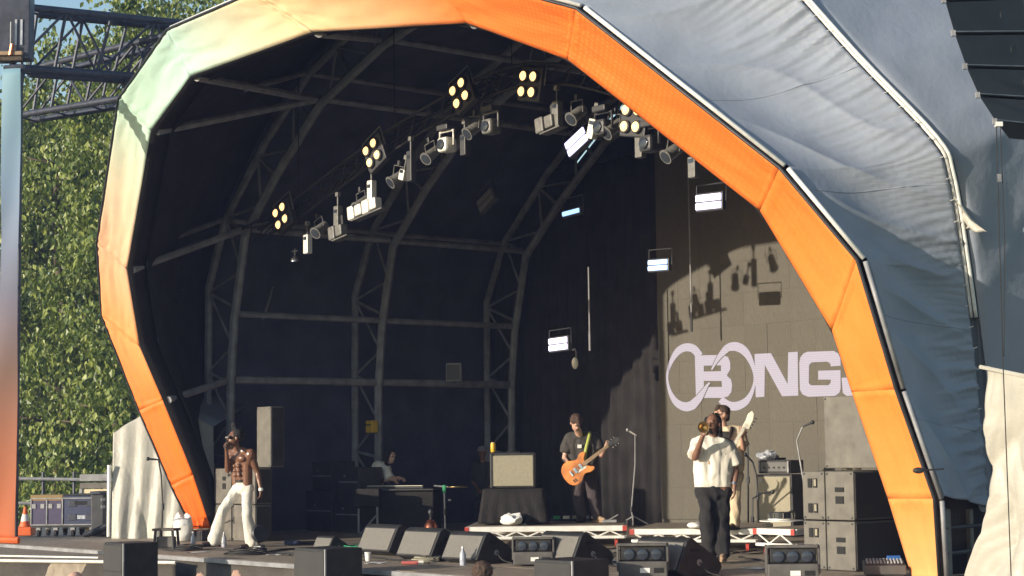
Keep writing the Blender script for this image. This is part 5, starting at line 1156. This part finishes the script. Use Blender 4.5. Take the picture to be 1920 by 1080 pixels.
gp = thing('person', 'guitarist in a charcoal T-shirt bowing over a sunburst guitar on the riser', 'person', root, 0, 'band members')
J = joints(root, Y0, dict(hd=(1080, 793, -.20), nk=(1087, 815, -.07), ch=(1091, 833, -.02), pel=(1096, 888, .05), sl=(1067, 823, 0), sr=(1115, 821, .02), el=(1058, 859, -.02), wl=(1073, 878, -.24),
                          er=(1127, 855, -.12), wr=(1134, 842, -.28), hl=(1088, 893, .05), hr=(1106, 893, .05), kl=(1083, 930, 0), al=(1090, 966, .05), kr=(1112, 930, -.03), ar=(1120, 966, 0)))
mb = MB(); limb_body(mb, J, .95, .95, .95); f, u, s = head(mb, J['hd'], (.25, -.72, -.62), (.15, -.35, .9), .98)
hand(mb, J['wl'], (.6, -.35, .05), (.2, .8, -.5), 1, .55); hand(mb, J['wr'], (.45, -.2, .75), (-.2, .9, .1), -1, .8)
vox(mb, 'body', 'skin_pale', gp, .0085, 5); eyes(gp, J['hd'], f, u, s)
tee(J, gp, 'tee_charcoal', 1.0, sleeve=.72, loose=1.2, amp=.014, seed=9, hem=-.05); trousers(J, gp, 'trouser_plum', .98, .074, .011, 8, .078)
shoe(gp, J['al'], (-.3, -.9, 0), 'leather'); shoe(gp, J['ar'], (.5, -.8, 0), 'tan', 'tan')
mb = MB(); c = J['hd']; mb.ell(c + u * .045 - f * .02, (.09, .098, .085)); cap(mb, c + u * .09 + f * .05, c + u * .03 + f * .09, .04, .028); cap(mb, c - f * .08 + u * .02, c - f * .085 - u * .05, .045, .04)
vox(mb, 'hair', 'hair_brown', gp, .010, 2, wr_fn(.008, 22))
MB().path(catmull([J['sr'].lerp(J['nk'], .45) + Vector((0, .05, .04)), J['sr'].lerp(J['nk'], .35) + Vector((0, -.10, .03)), J['ch'] + Vector((.05, -.20, -.08)), J['pel'] + Vector((-.02, -.26, .12))], 5), .026, 6).build('guitar_strap', 'strap', gp, smooth=True)
MB().box(J['ch'] + Vector((-.04, -.155, -.03)), (.06, .01, .05)).build('shirt_print', 'white', gp)
o0 = root + J['pel']; guitar('electric_guitar', 'orange sunburst electric guitar held by the bowed guitarist', 'guitar', o0, at(1083, 880, Y0 - .28), at(1154, 826, Y0 - .34), (.05, -1, .25), None, 'sunburst', 1.05)

root = fl(1374, 990, .305); Y0 = root.y
bp_ = thing('person', 'bass player in a cream shirt and glasses behind the trumpet player', 'person', root, 0, 'band members')
J = joints(root, Y0, dict(hd=(1353, 778, 0), nk=(1358, 806, 0), ch=(1361, 822, 0), pel=(1368, 885, .02), sl=(1337, 815, .04), sr=(1385, 812, -.02), el=(1336, 850, .02), wl=(1355, 872, -.22),
                          er=(1394, 842, -.08), wr=(1391, 818, -.26), hl=(1358, 893, 0), hr=(1378, 893, 0), kl=(1356, 937, -.02), al=(1355, 980, .02), kr=(1377, 937, -.02), ar=(1378, 979, 0)))
mb = MB(); limb_body(mb, J, .97, .95, 1.0); f, u, s = head(mb, J['hd'], (-.93, -.36, -.05), (0, 0, 1), 1.0)
hand(mb, J['wl'], (.5, -.3, -.4), (.1, .8, -.2), 1, .6); hand(mb, J['wr'], (.2, -.1, .9), (-.2, .9, .1), -1, .8)
vox(mb, 'body', 'skin_pale', bp_, .0085, 5); eyes(bp_, J['hd'], f, u, s)
tee(J, bp_, 'shirt_cream', 1.0, sleeve=.85, loose=1.25, amp=.013, seed=14); trousers(J, bp_, 'shirt_cream', .98, .072, .010, 15, .075)
MB().box(J['ch'] + Vector((-.06, -.135, .02)), (.16, .02, .14)).build('undershirt', 'tee_charcoal', bp_, bevel=.02)
for a in 'lr': shoe(bp_, J['a' + a], (-.6, -.8, 0), 'leather')
mb = MB(); c = J['hd']; mb.ell(c + u * .05 - f * .03, (.09, .085, .075)); cap(mb, c - f * .07 + u * .03, c - f * .075 - u * .05, .05, .035); cap(mb, c + u * .1 + f * .04, c + u * .075 + f * .075, .035, .02)
vox(mb, 'hair', 'hair_brown', bp_, .010, 2, wr_fn(.007, 22))
mb = MB()
for k in (-1, 1): mb.lathe([(.028, 0), (.028, .006), (.022, .006), (.022, 0)], c + f * .095 + u * .008 + s * .034 * k, f, 14)
mb.tube(c + f * .096 + u * .01 + s * .01, c + f * .096 + u * .01 - s * .01, .004).tube(c + f * .09 + u * .012 + s * .065, c - f * .01 + u * .015 + s * .08, .004).tube(c + f * .09 + u * .012 - s * .065, c - f * .01 + u * .015 - s * .08, .004).build('glasses', 'shades', bp_)
MB().path(catmull([J['sr'].lerp(J['nk'], .5) + Vector((0, .06, .05)), J['sr'].lerp(J['nk'], .45) + Vector((-.02, -.12, .02)), J['ch'] + Vector((-.02, -.19, -.1)), J['pel'] + Vector((-.1, -.2, .15))], 5), .024, 6).build('bass_strap', 'leather', bp_, smooth=True)
guitar('bass_guitar', 'white headed bass guitar held by the bass player', 'guitar', root + J['pel'], at(1351, 880, Y0 - .26), at(1404, 787, Y0 - .32), (-.1, -1, .2), None, 'ivory', 1.05, True)

# keyboard player bent over the desk
root = at(712, 985, 31.6); root.z = 0; Y0 = 31.6
kp = thing('person', 'keyboard player in a white shirt bending over the dark desk', 'person', root, 0, 'band members')
J = joints(root, Y0, dict(hd=(733, 856, -.35), nk=(722, 872, -.22), ch=(714, 879, -.15), pel=(694, 908, .1), sl=(708, 874, -.05), sr=(724, 882, -.28), el=(716, 902, -.25), wl=(734, 899, -.50),
                          er=(732, 900, -.40), wr=(748, 895, -.62), hl=(690, 912, .15), hr=(699, 914, 0), kl=(696, 945, -.05), al=(690, 985, .15), kr=(704, 947, -.15), ar=(700, 985, .05)))
mb = MB(); limb_body(mb, J, .92, .9, .92); f, u, s = head(mb, J['hd'], (.62, -.72, -.25), (.2, -.1, .95), .98)
hand(mb, J['wl'], (.6, -.5, -.2), (0, .1, -1), 1, .4); hand(mb, J['wr'], (.6, -.5, -.2), (0, .1, -1), -1, .4)
vox(mb, 'body', 'skin_pale', kp, .0095, 5); eyes(kp, J['hd'], f, u, s); tee(J, kp, 'shirt_white', .95, sleeve=.9, loose=1.15, amp=.012, seed=21); trousers(J, kp, 'trouser_black', .95, .07, .01, 22)
for a in 'lr': shoe(kp, J['a' + a], (.7, -.6, 0))
mb = MB(); c = J['hd']; mb.ell(c + u * .04 - f * .035, (.092, .092, .092)); cap(mb, c - f * .06, c - f * .05 - u * .14, .055, .045); cap(mb, c + s * .07, c + s * .075 - u * .12, .035, .03)
vox(mb, 'hair', 'hair_black', kp, .010, 2, wr_fn(.007, 22))
# figure in the dark by the rear tower
root = S(1.2, 5.2, 0); root = at(905, 985, 33.2); root.z = 0; Y0 = 33.2
dp = thing('person', 'dimly seen figure in a grey cap standing in the dark behind the amplifier', 'person', root, 0, 'band members')
J = joints(root, Y0, dict(hd=(905, 862, -.03), nk=(906, 882, 0), ch=(906, 896, 0), pel=(907, 945, .02), sl=(891, 889, 0), sr=(921, 889, 0), el=(888, 915, .0), wl=(896, 930, -.2), er=(924, 915, 0), wr=(916, 932, -.2),
                          hl=(900, 950, 0), hr=(914, 950, 0), kl=(900, 985, -.1), al=(899, 1020, 0), kr=(914, 985, -.1), ar=(915, 1020, 0)))
dz = -min(J['al'].z, J['ar'].z) + .085
for k in J: J[k].z += dz * (1 if k[0] in 'ka' else .3)
mb = MB(); limb_body(mb, J, .93, .9, .92); f, u, s = head(mb, J['hd'], (-.3, -.9, -.1), (0, 0, 1), .98); hand(mb, J['wl'], (.3, -.8, -.2), (0, 0, -1), 1, .5); hand(mb, J['wr'], (-.3, -.8, -.2), (0, 0, -1), -1, .5)
vox(mb, 'body', 'skin_brown', dp, .0095, 5); tee(J, dp, 'dress_dark', .98, seed=31); trousers(J, dp, 'trouser_black', .95, .07, .01, 32)
for a in 'lr': shoe(dp, J['a' + a], (-.2, -.9, 0))
c = J['hd']; MB().ell(c + u * .065 - f * .01, (.092, .098, .065)).build('cap_crown', 'cap_grey', dp, smooth=True); MB().box(c + f * .12 + u * .05, (.14, .09, .012)).build('cap_peak', 'cap_grey', dp, bevel=.005)

# audience at the bottom edge
def fan(px, py, Y, label, hairm, skinm, shirtm, raised=False, face=(.2, 1, .05)):
    p = at(px, py, Y); root = Vector((p.x, p.y, GZ)); H = (p.z - GZ)
    t = thing('person', label, 'person', root, 0, 'people in the audience'); hd = Vector((0, 0, H - .115)) if not raised else Vector((.22, .05, min(1.52, H - .35)))
    k = hd.z / 1.6; X = hd.x
    V = lambda x, y, z: Vector((x + X, y, z))
    J = dict(hd=hd, nk=V(0, -.02, hd.z - .17), ch=V(0, -.02, hd.z - .32), pel=V(0, 0, .93 * k), sl=V(-.18, 0, hd.z - .23), sr=V(.18, 0, hd.z - .23), el=V(-.24, .02, hd.z - .5), wl=V(-.2, .12, hd.z - .72), er=V(.24, .02, hd.z - .5), wr=V(.2, .12, hd.z - .72),
             hl=V(-.09, 0, .88 * k), hr=V(.09, 0, .88 * k), kl=V(-.1, .03, .48 * k), kr=V(.1, .03, .48 * k), al=V(-.11, 0, .09), ar=V(.11, 0, .09))
    if raised: J['el'] = Vector((X - .24, .08, hd.z + .02)); J['wl'] = Vector((0, .12, H - .18))
    mb = MB(); limb_body(mb, J, .95, .95, .95); f, u, s = head(mb, hd, face, (0, 0, 1))
    if raised: hand(mb, J['wl'], (.25, .05, 1), (.1, 1, 0), 1, .18)
    else: hand(mb, J['wl'], (0, .1, -1), (.8, 0, 0), 1, .4)
    hand(mb, J['wr'], (0, .1, -1), (-.8, 0, 0), -1, .4); vox(mb, 'body', skinm, t, .0085, 4)
    tee(J, t, shirtm, .98, seed=int(px)); trousers(J, t, 'case_blue', .95, .06)
    for a in 'lr': shoe(t, J['a' + a], (0, 1, 0))
    if hairm:
        mb = MB(); mb.ell(hd + u * .05 - f * .02, (.092, .1, .085)); cap(mb, hd - f * .07, hd - f * .075 - u * .06, .055, .05); vox(mb, 'hair', hairm, t, .010, 2, wr_fn(.007, 22))
fan(905, 1056, 15.8, 'brown haired head of a spectator below the riser', 'hair_brown', 'skin_pale', 'tee_charcoal')
fan(143, 1071, 15.2, 'top of a bald spectator head at the bottom left', None, 'skin_pale', 'tee_charcoal')
fan(432, 1067, 15.0, 'spectator hand raised below the walking singer', 'hair_brown', 'skin_pale', 'shirt_white', True)
fan(364, 1072, 15.6, 'spectator hand raised below the orange rim foot', 'hair_black', 'skin_pale', 'shirt_cream', True)

# ------------------------------------------------------------------ the smoky evening air
hz = bpy.data.materials.new('haze_air'); hz.use_nodes = True
n = hz.node_tree.nodes; n.clear(); om = n.new('ShaderNodeOutputMaterial'); pv = n.new('ShaderNodeVolumePrincipled')
pv.inputs['Color'].default_value = (.42, .52, 1, 1); pv.inputs['Density'].default_value = .0010; hz.node_tree.links.new(pv.outputs[0], om.inputs['Volume'])
hb = MB().box((0, 30, 9), (120, 90, 24)).build('haze', hz); tag(hb, kind='stuff')
